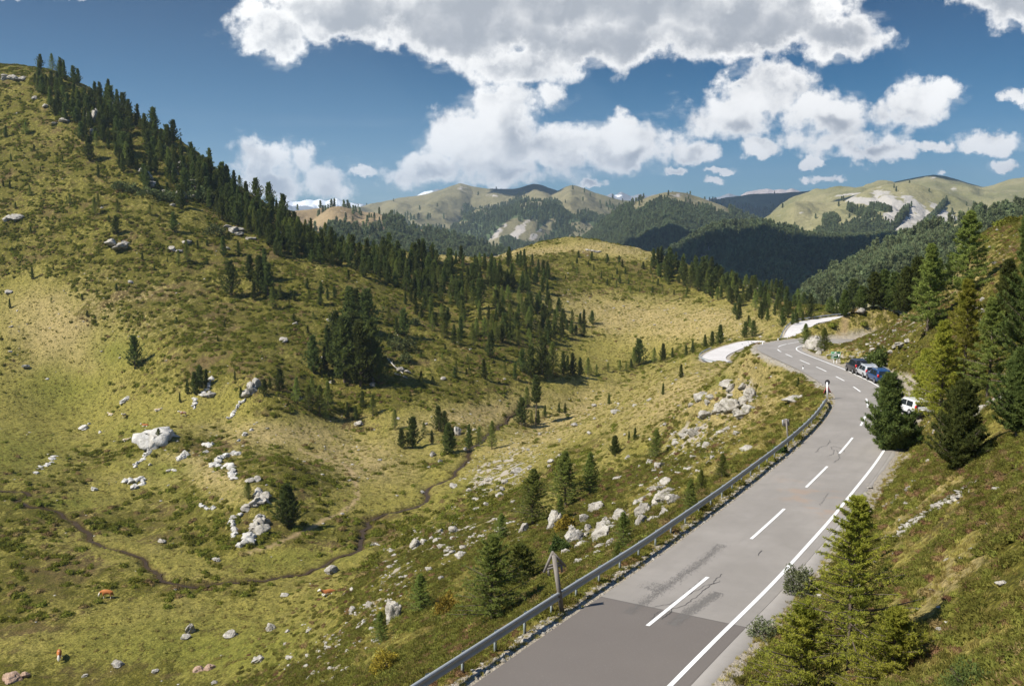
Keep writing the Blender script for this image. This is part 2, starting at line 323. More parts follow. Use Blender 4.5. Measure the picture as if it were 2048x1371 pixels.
# the stream bed
st_px = [(1062,800,),(1010,845),(960,880),(938,903),(925,930),(905,950),(870,965),(852,985),(845,1005),(815,1015),(780,1022),(745,1040),(728,1055),(722,1075),(712,1100),(660,1118),(640,1132),(600,1148),(560,1150),(520,1160),(480,1162),(420,1163),(370,1167),(335,1160),(310,1140),(285,1115),(240,1098),(205,1090),(180,1075),(165,1050),(130,1030),(100,1016),(55,1012),(38,1000),(62,985),(30,980),(-40,978)]
LNY0, LNYs = lys[0], lys[1] - lys[0]
def Hgt(x, y, A=None):
    A = ZZ if A is None else A; x = np.asarray(x, float); y = np.maximum(np.asarray(y, float), 1.61)
    t = np.clip(x / y, -3.39, 3.39); i = np.clip(np.searchsorted(txs, t) - 1, 0, len(txs) - 2); u = (t - txs[i]) / (txs[i + 1] - txs[i])
    fy = np.clip((np.log(y) - LNY0) / LNYs, 0, len(lys) - 1.001); j = fy.astype(int); v = fy - j
    return A[i, j] * (1 - u) * (1 - v) + A[i + 1, j] * u * (1 - v) + A[i, j + 1] * (1 - u) * v + A[i + 1, j + 1] * u * v
def hit(px, py, ymin=6.0):
    """where the line of sight through a place of the photograph meets the near ground"""
    tx, tz = tray(px, py); Ys = np.exp(np.linspace(math.log(ymin), math.log(895), 2600)); h = Hgt(tx * Ys, Ys)
    b = np.where(h > tz * Ys)[0]
    if len(b) == 0:
        k = (tz * Ys - h).argmin(); Y = Ys[k]
    else: Y = Ys[b[0]]
    return Vector((float(tx * Y), float(Y), float(Hgt(tx * Y, Y))))
STR, STT, STN, STS = smooth_path([hit(*p) for p in st_px], 1.0, 1)
jit = (fbm(STS / 4, STS * 0, 77, 3) - .5) * 2.4
STR = STR + STN * jit[:, None]
bd3, bz3, sd3 = path_dist(XX, YY, STR, STN); bd3 = bd3.reshape(XX.shape)
ZZ -= .55 * (1 - sstep(bd3, .5, 1.9))
# ------------------------------------------------------------------ zones of cover on the near ground (colour of the plants themselves)
PXg, PYg = project(XX, YY, ZZ)
nz1 = fbm(XX / 14, YY / 14, 31, 4); nz2 = fbm(XX / 5, YY / 7, 41, 3)
lawn = np.zeros_like(XX)
for a in [(90,800,190,90,10),(40,900,120,60,0),(330,830,150,45,-5),(560,860,130,30,0),(150,690,120,60,20),(60,620,90,70,0),(250,960,120,35,-20),(330,1120,180,30,12),(560,1120,130,25,0),(430,960,80,22,30),(620,1180,120,60,-30),(560,1270,170,60,-20),
          (760,900,140,35,0),(760,980,100,50,-10),(900,960,120,40,-30),(1000,900,130,45,-25),(1300,640,220,40,6),(1230,705,160,26,-8),(1100,790,160,30,-12),(1350,780,190,60,-20),(1150,850,160,35,-25),(1480,830,150,90,-35),(1000,505,260,10,-4),(1240,500,120,14,8),(1500,770,120,60,-20),
          (1420,640,160,30,10),(820,840,100,20,0),(960,830,120,24,0),(1500,620,100,30,20),(1680,720,50,20,0),(1560,720,60,20,0),(350,1230,260,30,0),(250,1290,260,26,0),(1900,560,90,40,-20),(1800,1000,70,30,-40),(1050,920,90,40,-30),(1250,890,110,34,-30),(960,1160,70,24,-20),(1180,1150,80,18,-10),(1420,930,70,26,-35),(1290,985,60,18,-30),(1120,985,60,20,-30),(760,1290,60,40,-40),(1350,1000,50,16,-35),(1840,1010,110,40,-35),(1900,1130,120,36,-35),(1800,1230,90,40,-35),(1960,1290,110,40,-35),(1950,870,80,30,-35),(1800,1110,70,30,-35)]:
    lawn = np.maximum(lawn, gz(*a))
lush = np.zeros_like(XX)
for a in [(20,910,110,55,0),(120,780,100,50,0),(220,700,60,40,0),(560,1120,150,22,-4),(620,1110,90,16,0),(640,1060,40,20,0),(120,1010,90,20,0),(930,980,60,16,-20),(1440,760,30,12,-20),(330,940,60,20,0),(450,700,60,30,0),(380,1000,60,20,30),(280,880,60,40,0),(1300,575,50,14,0),(420,1300,300,60,0)]:
    lush = np.maximum(lush, gz(*a))
tan = np.zeros_like(XX)
for a in [(1300,640,230,45,6),(1050,505,260,12,-4),(1230,498,110,16,6),(120,660,110,80,15),(960,830,160,30,-10),(1400,780,210,60,-20),(1130,840,160,40,-25),(1480,840,120,90,-35),(560,870,160,30,0),(1420,640,160,30,10),(1770,640,90,60,-30),(1600,610,80,30,20),(1850,1010,110,40,-35),(1900,1150,130,40,-35),(1900,560,120,60,-30),(700,920,120,50,0),(260,610,140,60,0),(430,930,120,60,0)]:
    tan = np.maximum(tan, gz(*a))
lawn = np.clip(lawn * 1.25 + (nz1 - .5) * .9, 0, 1); tan = np.clip(tan * 1.1 + (nz2 - .5) * .6, 0, 1); lush = np.clip(lush + (nz1 - .55) * .5, 0, 1)
path = np.zeros_like(XX)
for k in [0]:
    for pts in [[(600,900),(690,930),(715,990),(690,1020),(640,1045),(560,1085),(500,1105)], [(1702,690),(1680,660),(1690,640),(1700,625)]]:
        Q, T_, N_, S_ = smooth_path([hit(*p) for p in pts], 1.0, 1); dd, _, _ = path_dist(XX, YY, Q, N_)
        path = np.maximum(path, (1 - sstep(dd.reshape(XX.shape), .3, 1.0)) * .8)
verge = (1 - sstep(bd1 - hw, .5, 1.8)) * (0.5 + .5 * nz2) ; verge = np.maximum(verge, (1 - sstep(bd2, 3.2, 5.0)))
scree = np.zeros_like(XX)
for a in [(1000,940,90,40,-30),(880,1080,90,35,-15),(1000,1060,70,30,0),(760,1170,90,30,-40),(660,1340,90,60,-50),(1170,1150,60,30,0),(1230,1060,70,50,-30),(1310,990,60,30,-40),(1400,870,90,40,-30),(1480,800,60,35,-40),(1700,730,60,25,30),(1800,660,50,20,-20),(1690,745,40,15,30),(1750,980,60,25,-40)]:
    scree = np.maximum(scree, gz(*a))
scree = np.clip(scree * sstep(fbm(XX / 1.6, YY / 2.2, 51, 3), .42, .66), 0, 1)
wet = 1 - sstep(bd3, .2, 1.5)

def principled(name, rough=0.9, spec=0.2):
    m = bpy.data.materials.new(name); m.use_nodes = True; t = m.node_tree; b = t.nodes['Principled BSDF']
    b.inputs['Roughness'].default_value = rough; b.inputs['Specular IOR Level'].default_value = spec
    return m, t, b
def bump(t, b, h, strength=0.5, dist=0.1):
    n = t.nodes.new('ShaderNodeBump'); n.inputs['Strength'].default_value = strength; n.inputs['Distance'].default_value = dist
    setin(t, n.inputs['Height'], h); t.links.new(n.outputs[0], b.inputs['Normal']); return n
def attr(t, name, out='Fac'):
    n = t.nodes.new('ShaderNodeAttribute'); n.attribute_name = name; return n.outputs[out]
def geo(t): return t.nodes.new('ShaderNodeNewGeometry').outputs['Position']

def ground_material():
    m, t, b = principled('alpine_turf', .95, .1); p = geo(t)
    n_a = NOISE(t, p, .35, 6, .6); n_b = NOISE(t, p, 1.9, 5, .65); n_c = NOISE(t, p, 7.0, 4, .7); n_d = NOISE(t, VM(t, 'MULTIPLY', p, (1, .45, 1)), .75, 5, .6); n_e = NOISE(t, p, .06, 4, .6)
    heath = MIX(t, SS(t, n_c, .35, .65), (.085, .080, .016), (.17, .155, .028))
    heath = MIX(t, SS(t, n_e, .5, .68), heath, (.14, .10, .045))
    heath = MIX(t, SS(t, n_a, .52, .72), heath, (.12, .088, .036))
    grass = MIX(t, SS(t, n_b, .3, .7), (.20, .178, .042), (.315, .272, .076))
    grass = MIX(t, M(t, 'MULTIPLY', attr(t, 'tan'), .85), grass, MIX(t, n_b, (.34, .265, .125), (.45, .355, .18)))
    grass = MIX(t, M(t, 'MULTIPLY', attr(t, 'lush'), .9), grass, MIX(t, n_c, (.14, .152, .026), (.225, .215, .046)))
    f = SS(t, M(t, 'ADD', M(t, 'ADD', M(t, 'MULTIPLY', attr(t, 'lawn'), .62), M(t, 'MULTIPLY', M(t, 'SUBTRACT', n_d, .5), 1.5)), M(t, 'MULTIPLY', M(t, 'SUBTRACT', n_b, .5), 1.0)), .05, .34)
    c = MIX(t, f, heath, grass)
    c = MIX(t, M(t, 'MULTIPLY', SS(t, n_c, .60, .72), .55), c, (.42, .36, .16))
    c = MIX(t, M(t, 'MULTIPLY', SS(t, n_b, .30, .40, 1, 0), .5), c, (.075, .07, .025))
    n_f = NOISE(t, p, 3.2, 5, .75); c = MIX(t, 1.0, c, MIX(t, SS(t, n_f, .36, .62), (.55, .55, .50), (1.18, 1.16, 1.10)), 'MULTIPLY')
    n_g = NOISE(t, VM(t, 'MULTIPLY', p, (1, .6, 1)), .9, 4, .6); c = MIX(t, 1.0, c, MIX(t, SS(t, n_g, .38, .6), (.74, .76, .72), (1.08, 1.07, 1.04)), 'MULTIPLY')
    c = MIX(t, M(t, 'MULTIPLY', attr(t, 'path'), .8), c, (.42, .30, .17))
    gravel = MIX(t, n_c, (.26, .21, .15), (.52, .47, .39))
    c = MIX(t, SS(t, M(t, 'ADD', attr(t, 'verge'), M(t, 'MULTIPLY', n_b, .5)), .55, .95), c, gravel)
    c = MIX(t, SS(t, M(t, 'ADD', attr(t, 'scree'), M(t, 'MULTIPLY', n_c, .5)), .6, .9), c, gravel)
    c = MIX(t, attr(t, 'wet'), c, (.05, .032, .016))
    t.links.new(c, b.inputs['Base Color'])
    bump(t, b, M(t, 'ADD', M(t, 'MULTIPLY', n_b, .9), M(t, 'MULTIPLY', n_c, .45)), .9, .55)
    return m
MG = ground_material()
me = mesh('ground', np.stack([XX, YY, ZZ], -1).reshape(-1, 3), gridfaces(*XX.shape), MG, True)
for k, v in (('lawn', lawn), ('lush', lush), ('tan', tan), ('path', path), ('verge', verge), ('scree', scree), ('wet', wet)): fattr(me, k, v)
tag(obj('ground', me), 'steep alpine pasture with heath, grass and bare patches falling into the valley', kind='structure')

# ------------------------------------------------------------------ asphalt
def asphalt_material(name, c0, c1, patch=False):
    m, t, b = principled(name, .82, .25); p = geo(t)
    big_ = NOISE(t, p, .22, 4, .6); fine = NOISE(t, p, 26.0, 3, .7)
    lanes = NOISE(t, VM(t, 'MULTIPLY', p, (1, 1, 1)), 1.3, 5, .6)
    c = MIX(t, SS(t, big_, .3, .7), c0, c1)
    c = MIX(t, M(t, 'MULTIPLY', SS(t, lanes, .5, .75), .25), c, tuple(x * .82 for x in c0))
    v = attr(t, 'across'); w = attr(t, 'along')
    cm_ = N(t, 'ShaderNodeCombineXYZ'); setin(t, cm_.inputs[0], v); setin(t, cm_.inputs[1], M(t, 'MULTIPLY', w, .12))
    tr = NOISE(t, cm_.outputs[0], 1.6, 3, .5)                      # wheel tracks worn along the lanes
    c = MIX(t, M(t, 'MULTIPLY', SS(t, tr, .45, .7), .35), c, tuple(x * .78 for x in c1))
    if patch:
        new = MIX(t, big_, (.122, .106, .096), (.152, .134, .120)); f = M(t, 'LESS_THAN', w, PATCH_END)
        edge = SS(t, M(t, 'ABSOLUTE', M(t, 'SUBTRACT', w, PATCH_END)), 0, .07, 1, 0)
        c = MIX(t, f, c, new); c = MIX(t, M(t, 'MULTIPLY', edge, .6), c, (.045, .04, .038))
        cr = N(t, 'ShaderNodeTexNoise'); cr.inputs['Scale'].default_value = .35; cr.inputs['Detail'].default_value = 6; t.links.new(cm_.outputs[0], cr.inputs['Vector'])
        o_ = NOISE(t, p, .6, 4, .6)                                # rusty soil dragged across the lane
        zone = SS(t, VM(t, 'LENGTH', VM(t, 'MULTIPLY', VM(t, 'SUBTRACT', p, tuple(near_plane(1632, 1000))), (.36, .13, 0))), .2, 1.1, 1, 0)
        c = MIX(t, M(t, 'MULTIPLY', M(t, 'MULTIPLY', zone, SS(t, o_, .50, .66)), .38), c, (.34, .22, .14))
    c = MIX(t, M(t, 'MULTIPLY', SS(t, fine, .58, .75), .35), c, tuple(min(1, x * 1.5) for x in c1))
    t.links.new(c, b.inputs['Base Color']); bump(t, b, fine, .25, .01); return m
kseam = int(np.argmin(np.linalg.norm(RN - near_plane(1330, 1228), axis=1))); PATCH_END = float(RNS[kseam])
def ribbon(name, Q, Nn, S, offs, mat, dz=0.0, bank=None):
    no = len(offs); V = np.stack([Q + Nn * o + np.array([0, 0, dz]) for o in offs], 1)
    if bank is not None:
        for i, o in enumerate(offs): V[:, i, 2] += bank * o
    me = mesh(name, V.reshape(-1, 3), gridfaces(len(Q), no)[:, ::-1], mat, True)
    fattr(me, 'across', np.tile(np.array(offs, float), len(Q))); fattr(me, 'along', np.repeat(S, no)); return me
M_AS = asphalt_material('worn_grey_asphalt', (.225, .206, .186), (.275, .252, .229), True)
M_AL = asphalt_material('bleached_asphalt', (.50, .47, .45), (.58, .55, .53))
# the right edge of the shoulder crumbles
road = tag(obj('road', ribbon('road', RN, RNN, RNS, [-WL, -2.6, -1.5, 0, 1.5, 2.6, 3.0, 3.4], M_AS)), 'two lane grey asphalt mountain road curving down past the parked cars', kind='structure')
er = 3.4 + .35 * fbm(RNS / 2.5, RNS * 0, 5, 4) + .5 * np.exp(-((RNS - RNS[kseam] - 2) / 14) ** 2)
V = np.stack([RN + RNN * 3.401 + [0, 0, -.012], RN + RNN * er[:, None] + [0, 0, -.03], RN + RNN * (er + .12)[:, None] + [0, 0, -.16]], 1)
sh = mesh('road_shoulder', V.reshape(-1, 3), gridfaces(len(RN), 3)[:, ::-1], asphalt_material('cracked_shoulder', (.30, .275, .25), (.38, .35, .32)), True)
fattr(sh, 'across', np.tile([3.4, 3.8, 4.0], len(RN))); fattr(sh, 'along', np.repeat(RNS, 3))
obj('shoulder', sh, road)
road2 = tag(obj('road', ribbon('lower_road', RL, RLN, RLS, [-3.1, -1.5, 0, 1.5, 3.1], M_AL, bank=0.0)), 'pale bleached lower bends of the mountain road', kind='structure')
M_WP, t_, b_ = principled('white_road_paint', .6, .3)
pf = NOISE(t_, geo(t_), 9, 5, .7); t_.links.new(MIX(t_, SS(t_, pf, .58, .72), MIX(t_, NOISE(t_, geo(t_), .8, 4, .6), (.66, .65, .63), (.80, .80, .79)), (.42, .40, .38)), b_.inputs['Base Color'])
def along(S, Q, Nn, s, off, dz):
    i = np.interp(s, S, np.arange(len(S))); g = lambda A: np.stack([np.interp(i, np.arange(len(S)), A[:, k]) for k in range(3)], -1)
    return g(Q) + g(Nn) * off + np.array([0, 0, dz])
# centre dashes at the places where they lie in the photograph
def sof(px, py): return float(RNS[np.argmin(np.linalg.norm((RN - near_plane(px, py))[:, :2], axis=1))])
dash = [((1293,1252),(1418,1152)),((1498,1081),(1566,1020)),((1612,974),(1654,933)),((1681,904),(1706,874)),((1721,852),(1731,831)),((1736,813),(1733,796)),((1723,784),(1705,772)),((1689,761),(1669.5,751.7)),((1654,743),(1634.5,734)),((1618,727.5),(1600,719.6)),((1585,714),(1570,707)),((1559,703),(1554,698)),((1555,693.5),(1563,690)),((1572,687.5),(1583,685.4)),((1593,684),(1603,682.6))]
Vd, Fd = [], []
for a, c in dash:
    s0, s1 = sof(*a), sof(*c)
    if abs(s1 - s0) < 3: s1 = s0 + 5.5
    ss = np.linspace(s0, s1, 9); L = along(RNS, RN, RNN, ss, -.085, .012); Rr = along(RNS, RN, RNN, ss, .085, .012); k = len(Vd)
    for i in range(9): Vd += [L[i], Rr[i]]
    for i in range(8): Fd.append((k + 2 * i, k + 2 * i + 1, k + 2 * i + 3, k + 2 * i + 2))
obj('centre_line', mesh('centre_line', Vd, Fd, M_WP), road)
ki = int(np.argmin(np.linalg.norm(RN - near_plane(1585, 686), axis=1)))
obj('edge_line', ribbon('edge_line', RN[:ki + 14], RNN[:ki + 14], RNS[:ki + 14], [2.72, 2.9], M_WP, .012), road)

# tar in the joints and dark worn wheel marks of the near lane
M_TAR, _, b_ = principled('tar', .6, .3); b_.inputs['Base Color'].default_value = (.035, .033, .032, 1)
def road_z(Q):
    k = ((Q[:, None, :2] - RN[None, :, :2]) ** 2).sum(-1).argmin(1); ds = ((Q[:, :2] - RN[k, :2]) * RNT[k, :2]).sum(1); return RN[k, 2] + ds * np.gradient(RN[:, 2])[k] / np.gradient(RNS)[k]
def crack(pts, w, dz=.009):
    Q = np.array([near_plane(*p) for p in pts]); Q, T_, N_, S_ = smooth_path(Q, .12, 0)
    o = (fbm(S_ * 3.1, S_ * 0 + pts[0][0], 9, 4) - .5) * .28; Q = Q + N_ * o[:, None]; ww = w * (.4 + fbm(S_ * 2, S_ * 0, 3, 2))[:, None]
    Q[:, 2] = road_z(Q); V = np.stack([Q - N_ * ww, Q + N_ * ww], 1) + np.array([0, 0, dz]); return V.reshape(-1, 3), gridfaces(len(Q), 2)[:, ::-1]
def merge(parts):
    V, F, k = [], [], 0
    for v, f in parts: V.append(np.asarray(v)); F.append(np.asarray(f) + k); k += len(v)
    return np.vstack(V), np.vstack(F)
v, f = merge([crack([(1325,1238),(1350,1215),(1372,1208),(1400,1185),(1425,1165),(1444,1147)], .018), crack([(1306,1215),(1345,1205),(1395,1180),(1440,1160)], .013), crack([(1298,1237),(1340,1212),(1380,1178),(1400,1158)], .010),
              crack([(1630,905),(1640,895),(1655,890),(1661,880)], .02), crack([(1655,912),(1668,905),(1662,893),(1678,895),(1690,903)], .02), crack([(1665,925),(1680,915),(1672,900)], .016),
              crack([(1640,1010),(1655,985)], .012), crack([(1515,1110),(1525,1100)], .02)])
obj('crack', mesh('crack', v, f, M_TAR), road)
m_w, t_, b_ = principled('worn_track', .8, .2); b_.inputs['Base Color'].default_value = (.15, .14, .13, 1)
def marks(pts, w, n, seed):
    rg = np.random.RandomState(seed); Q = np.array([near_plane(*p) for p in pts]); Q, T_, N_, S_ = smooth_path(Q, .1, 0); V, F = [], []; Q[:, 2] = road_z(Q)
    for i in range(n):
        k = rg.randint(0, len(Q) - 3); c = Q[k] + N_[k] * rg.normal() * w * .55 + np.array([0, 0, .006 + i * 1e-6]); a = T_[k] * rg.uniform(.012, .05); b2 = N_[k] * rg.uniform(.006, .016); j = len(V)
        V += [c - a - b2, c + a - b2, c + a + b2, c - a + b2]; F.append((j, j + 1, j + 2, j + 3))
    return np.array(V), np.array(F)
v, f = merge([marks([(1255,1226),(1300,1195),(1350,1160),(1400,1125),(1447,1086)], .26, 2000, 1), marks([(1345,1248),(1375,1225),(1405,1205),(1442,1180)], .24, 1900, 2), marks([(1300,1180),(1330,1165)], .5, 200, 3)])
obj('worn_track', mesh('worn_track', v, f, m_w), road)

# ------------------------------------------------------------------ distant hills
def hill_material(name, meadow, meadow2, rock, rock_amt=.0, scale=1.0, snow=False, forest=(.055, .075, .035)):
    m, t, b = principled(name, .95, .1); p = VM(t, 'SCALE', geo(t)); p.node.inputs['Scale'].default_value = 1.0 / scale
    a = NOISE(t, p, .008, 6, .6); c_ = NOISE(t, p, .045, 6, .65); d = NOISE(t, p, .2, 4, .7)
    c = MIX(t, SS(t, a, .35, .65), meadow, meadow2); c = MIX(t, M(t, 'MULTIPLY', SS(t, d, .45, .7), .5), c, tuple(x * .6 for x in meadow))
    c = MIX(t, M(t, 'MULTIPLY', SS(t, c_, .58, .7), .6), c, tuple(x * 1.35 for x in meadow2))
    f = SS(t, M(t, 'ADD', attr(t, 'rock'), M(t, 'MULTIPLY', M(t, 'SUBTRACT', c_, .5), 1.6)), .45, .62)
    rc = MIX(t, d, tuple(x * .62 for x in rock), rock)
    c = MIX(t, f, c, rc)
    f2 = SS(t, M(t, 'ADD', attr(t, 'wood'), M(t, 'MULTIPLY', M(t, 'SUBTRACT', c_, .5), .8)), .4, .55)
    c = MIX(t, f2, c, MIX(t, d, forest, tuple(x * 1.6 for x in forest)))
    if snow:
        f3 = SS(t, M(t, 'ADD', attr(t, 'snow'), M(t, 'MULTIPLY', M(t, 'SUBTRACT', a, .5), 1.6)), .45, .55); c = MIX(t, f3, c, (.9, .92, .95))
    t.links.new(c, b.inputs['Base Color']); bump(t, b, M(t, 'ADD', c_, M(t, 'MULTIPLY', d, .3)), .6, 6.0 * scale); return m
def fieldz(PX, PY, lst):
    o = np.zeros_like(PX)
    for cx, cy, rx, ry, ang, v in lst:
        a = R(ang); u = (PX - cx) * math.cos(a) + (PY - cy) * math.sin(a); w = -(PX - cx) * math.sin(a) + (PY - cy) * math.cos(a)
        o = np.maximum(o, v * np.exp(-((u / rx) ** 2 + (w / ry) ** 2)))
    return o
HILLS = {}
def hill(key, crest, Yc, Yf, zf, mat, nx=420, ny=150, rough=1.0, gul=1.0, woodf=None, rockz=(), snowz=(), label='', seed=0, shape=1.0, crown=1.0, woodline=None, woodz=(), clear=()):
    crest = np.array(crest, float); px = np.linspace(crest[0, 0], crest[-1, 0], nx)
    py = np.interp(px, crest[:, 0], crest[:, 1]); k = np.ones(5) / 5; py = np.convolve(np.pad(py, 2, mode='edge'), k, 'valid')
    Yc_ = np.interp(px, np.linspace(px[0], px[-1], len(np.atleast_1d(Yc))), np.atleast_1d(Yc)) if not np.isscalar(Yc) else np.full(nx, float(Yc))
    wob = (fbm(px / 160, px * 0, seed + 3, 3) - .5) * .16 * (Yc_ - Yf); Yc2 = Yc_ + wob
    tx, tz = tray(px, py); zc = tz * Yc2
    v = np.r_[np.linspace(0, 1, ny), 1 + np.linspace(0, 1, 30)[1:] * .8]
    V_, PXI = np.meshgrid(v, np.arange(nx)); Yb = Yf + (Yc2[:, None] - Yf) * V_
    prof = np.where(V_ <= 1, 1 - (1 - np.clip(V_, 0, 1)) ** 1.0 * 1.0, 1 - (V_ - 1) * 1.4)
    pr = np.where(V_ <= 1, np.clip(V_, 0, 1) ** shape, 1 - (V_ - 1) * 1.2 - (V_ - 1) ** 2 * .5)
    Z = zf + (zc[:, None] - zf) * pr; X = tx[:, None] * Yb; sz = (Yc_.mean() - Yf)
    env = np.sin(np.clip(V_, 0, 1) * math.pi) ** .7 + .02
    g = np.abs(fbm(X / (sz * .16), Yb / (sz * .5), seed + 9, 4) - .5) * 2
    Z = Z + env * (g - .35) * sz * .075 * gul + (fbm(X / (sz * .05), Yb / (sz * .05), seed, 5) - .5) * sz * .02 * rough * (env * .8 + .18) + (fbm(X / (sz * .3), Yb / (sz * .3), seed + 5, 3) - .5) * sz * .10 * env
    me = mesh('hill', np.stack([X, Yb, Z], -1).reshape(-1, 3), gridfaces(nx, len(v)), mat, True)
    PX, PY = project(X, Yb, Z)
    wood = np.zeros_like(X)
    if woodline is not None:
        wl = np.array(woodline, float); yl = np.interp(PX, wl[:, 0], wl[:, 1]); nn = (fbm(X / (sz * .05), Yb / (sz * .09), seed + 70, 4) - .5)
        wood = sstep(PY - yl + nn * 55, -8, 10)
    wood = np.maximum(wood, fieldz(PX, PY, woodz)); wood = wood * (1 - np.clip(fieldz(PX, PY, clear) * 1.8, 0, 1)); wood[V_ > 1.02] *= .3
    fattr(me, 'wood', wood * .9); fattr(me, 'rock', fieldz(PX, PY, rockz)); fattr(me, 'snow', fieldz(PX, PY, snowz))
    tag(obj('hill', me), label, kind='structure'); HILLS[key] = (X, Yb, Z, wood, PX, PY, V_)
    return me
m_snow = hill_material('snow_peaks', (.20, .21, .22), (.26, .26, .27), (.36, .34, .34), scale=5, snow=True)
m_pink = hill_material('pale_rock_peaks', (.36, .31, .29), (.44, .38, .35), (.5, .44, .41), scale=4, snow=True)
m_tan = hill_material('tan_pasture', (.23, .17, .095), (.30, .225, .13), (.42, .38, .33), scale=1.2)
m_big = hill_material('high_pasture', (.135, .125, .068), (.21, .185, .105), (.44, .40, .36), scale=2.2)
m_grn = hill_material('green_pasture', (.165, .16, .075), (.25, .225, .12), (.46, .43, .39), scale=1.6)
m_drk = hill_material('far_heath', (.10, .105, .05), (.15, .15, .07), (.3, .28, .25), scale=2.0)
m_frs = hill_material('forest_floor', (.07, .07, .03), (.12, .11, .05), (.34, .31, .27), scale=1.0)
hill('snow', [(430,440),(500,425),(545,412),(560,402),(572,396),(585,404),(600,402),(612,399),(628,401),(640,397),(652,402),(664,398),(673,395),(684,402),(700,405),(722,407),(745,412),(780,414),(820,398),(836,390),(850,383),(862,381),(876,377),(890,384),(930,400),(1000,412)], 15000, 12500, -300, m_snow, 500, 60, rough=2.2, gul=.7,
     snowz=[(640,406,110,14,3,1.0),(570,402,20,8,0,.9),(850,385,28,8,-10,.9)], label='snow covered glacier peaks on the far horizon', seed=5)
hill('blue', [(1150,420),(1190,402),(1212,392),(1222,386),(1230,391),(1242,383),(1252,388),(1262,392),(1280,388),(1296,392),(1310,388),(1330,395),(1380,402),(1430,396),(1448,390),(1457,386),(1470,390),(1490,394),(1520,400)], 13500, 11500, -300, m_snow, 400, 50, rough=1.8, gul=.7, snowz=[(1235,392,14,5,0,.6)], label='blue grey pointed peaks far beyond the rounded wooded hill', seed=15)
hill('pink', [(1460,412),(1482,390),(1492,384),(1505,381),(1520,379),(1534,377),(1548,380),(1560,378),(1572,380),(1583,376),(1592,379),(1606,385),(1640,386),(1670,376),(1690,374),(1712,376),(1740,382),(1790,400)], 12000, 10400, -300, m_pink, 400, 50, rough=1.8, gul=.6, label='rosy limestone massif on the far horizon', seed=25)
hill('bigm', [(640,436),(700,418),(760,405),(800,395),(850,389),(880,381),(905,372),(920,367),(932,370),(950,374),(980,378),(1010,379),(1028,378),(1042,375),(1055,371),(1068,368.5),(1080,370),(1090,373),(1110,380),(1140,392),(1200,410),(1300,440),(1400,470)], 5200, 2700, -170, m_big, 520, 200, gul=.8, shape=1.0,
     woodline=[(640,470),(800,440),(850,437),(900,440),(960,420),(1000,412),(1060,402),(1120,405),(1180,418),(1300,440)], rockz=[(930,378,40,10,20,.5),(985,390,30,8,10,.45),(990,470,12,60,38,.6),(1030,470,14,60,38,.75),(1070,470,10,60,40,.6),(960,455,60,6,-3,.4),(1120,462,40,8,0,.3)], clear=[(870,448,60,9,0,1),(1000,480,16,50,40,.9),(1035,480,20,50,40,.9),(1075,478,10,50,42,.9)], label='highest grassy summit of the background range above scarred forest', seed=35)
hill('cone', [(1000,460),(1050,428),(1090,397),(1115,383),(1130,375),(1142,371),(1155,373),(1170,378),(1190,386),(1215,392),(1240,399),(1270,402),(1300,412),(1350,430),(1420,460)], 4600, 2500, -170, m_big, 460, 170, gul=.6,
     woodline=[(1000,430),(1060,418),(1100,425),(1150,425),(1180,418),(1230,425),(1280,410),(1420,430)], rockz=[(1105,468,60,8,-5,.3),(1150,410,20,8,0,.3)], clear=[(1155,462,30,16,-5,1),(1195,472,20,14,-30,.9),(1215,425,28,10,30,.8),(1120,430,24,8,0,.5)], label='smooth cone shaped grassy mountain beside the cloud shaded peak', seed=45)
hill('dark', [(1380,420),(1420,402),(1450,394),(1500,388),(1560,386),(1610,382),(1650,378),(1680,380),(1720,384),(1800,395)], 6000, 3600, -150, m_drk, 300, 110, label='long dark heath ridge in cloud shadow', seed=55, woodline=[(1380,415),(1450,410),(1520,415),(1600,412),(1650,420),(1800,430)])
hill('dome', [(1120,520),(1180,470),(1215,440),(1240,420),(1262,408),(1280,400),(1300,393),(1325,386),(1350,383),(1375,386),(1400,394),(1430,406),(1460,418),(1500,437),(1540,455),(1600,490)], 3200, 1900, -160, m_big, 460, 170, gul=.9,
     woodline=[(1120,470),(1230,425),(1290,412),(1350,406),(1400,412),(1450,420),(1600,470)], rockz=[(1350,392,50,10,0,.55),(1405,460,40,14,40,.5),(1260,472,10,10,0,.4)], label='rounded wooded hill with bare top in the middle of the range', seed=65)
hill('massif', [(1480,470),(1530,440),(1560,420),(1590,402),(1640,388),(1700,380),(1740,374),(1780,366),(1820,357),(1850,351),(1868,349),(1890,352),(1930,364),(1965,375),(1990,371),(2020,363),(2060,355),(2150,345),(2300,360)], 4400, 2500, -60, m_grn, 460, 150, gul=.5,
     rockz=[(1700,388,50,5,-8,.6),(1865,356,16,6,0,.5),(1905,378,14,12,45,.5),(2020,405,16,8,-30,.5)], label='broad green summit at the right of the range', seed=75)
hill('cliff', [(1460,480),(1500,460),(1535,438),(1560,424),(1590,406),(1615,404),(1650,406),(1690,400),(1715,388),(1740,376),(1775,368),(1810,366),(1835,370),(1870,380),(1910,391),(1950,403),(1985,420),(2048,440),(2200,470)], 3000, 1750, -120, m_grn, 520, 200, gul=.9,
     rockz=[(1750,404,70,10,6,1.1),(1800,420,70,20,35,1.1),(1850,430,70,16,42,1.0),(1785,445,30,22,50,1.1),(1900,440,60,14,40,.9),(1830,468,50,14,10,.9),(1815,450,20,40,-50,.8),(1680,390,30,6,-10,.5),(1585,428,40,3,-8,.5)], woodz=[(1800,440,6,34,40,.9),(1850,455,7,34,42,.9),(1880,420,5,26,42,.8),(1760,420,26,4,10,.8),(1735,462,50,16,0,1),(1700,474,70,16,0,1),(1800,484,120,8,0,1),(1725,430,40,7,20,.8),(1660,445,18,12,0,.9),(1540,475,60,18,0,1)],
     label='green shoulder with long white limestone cliff', seed=85)
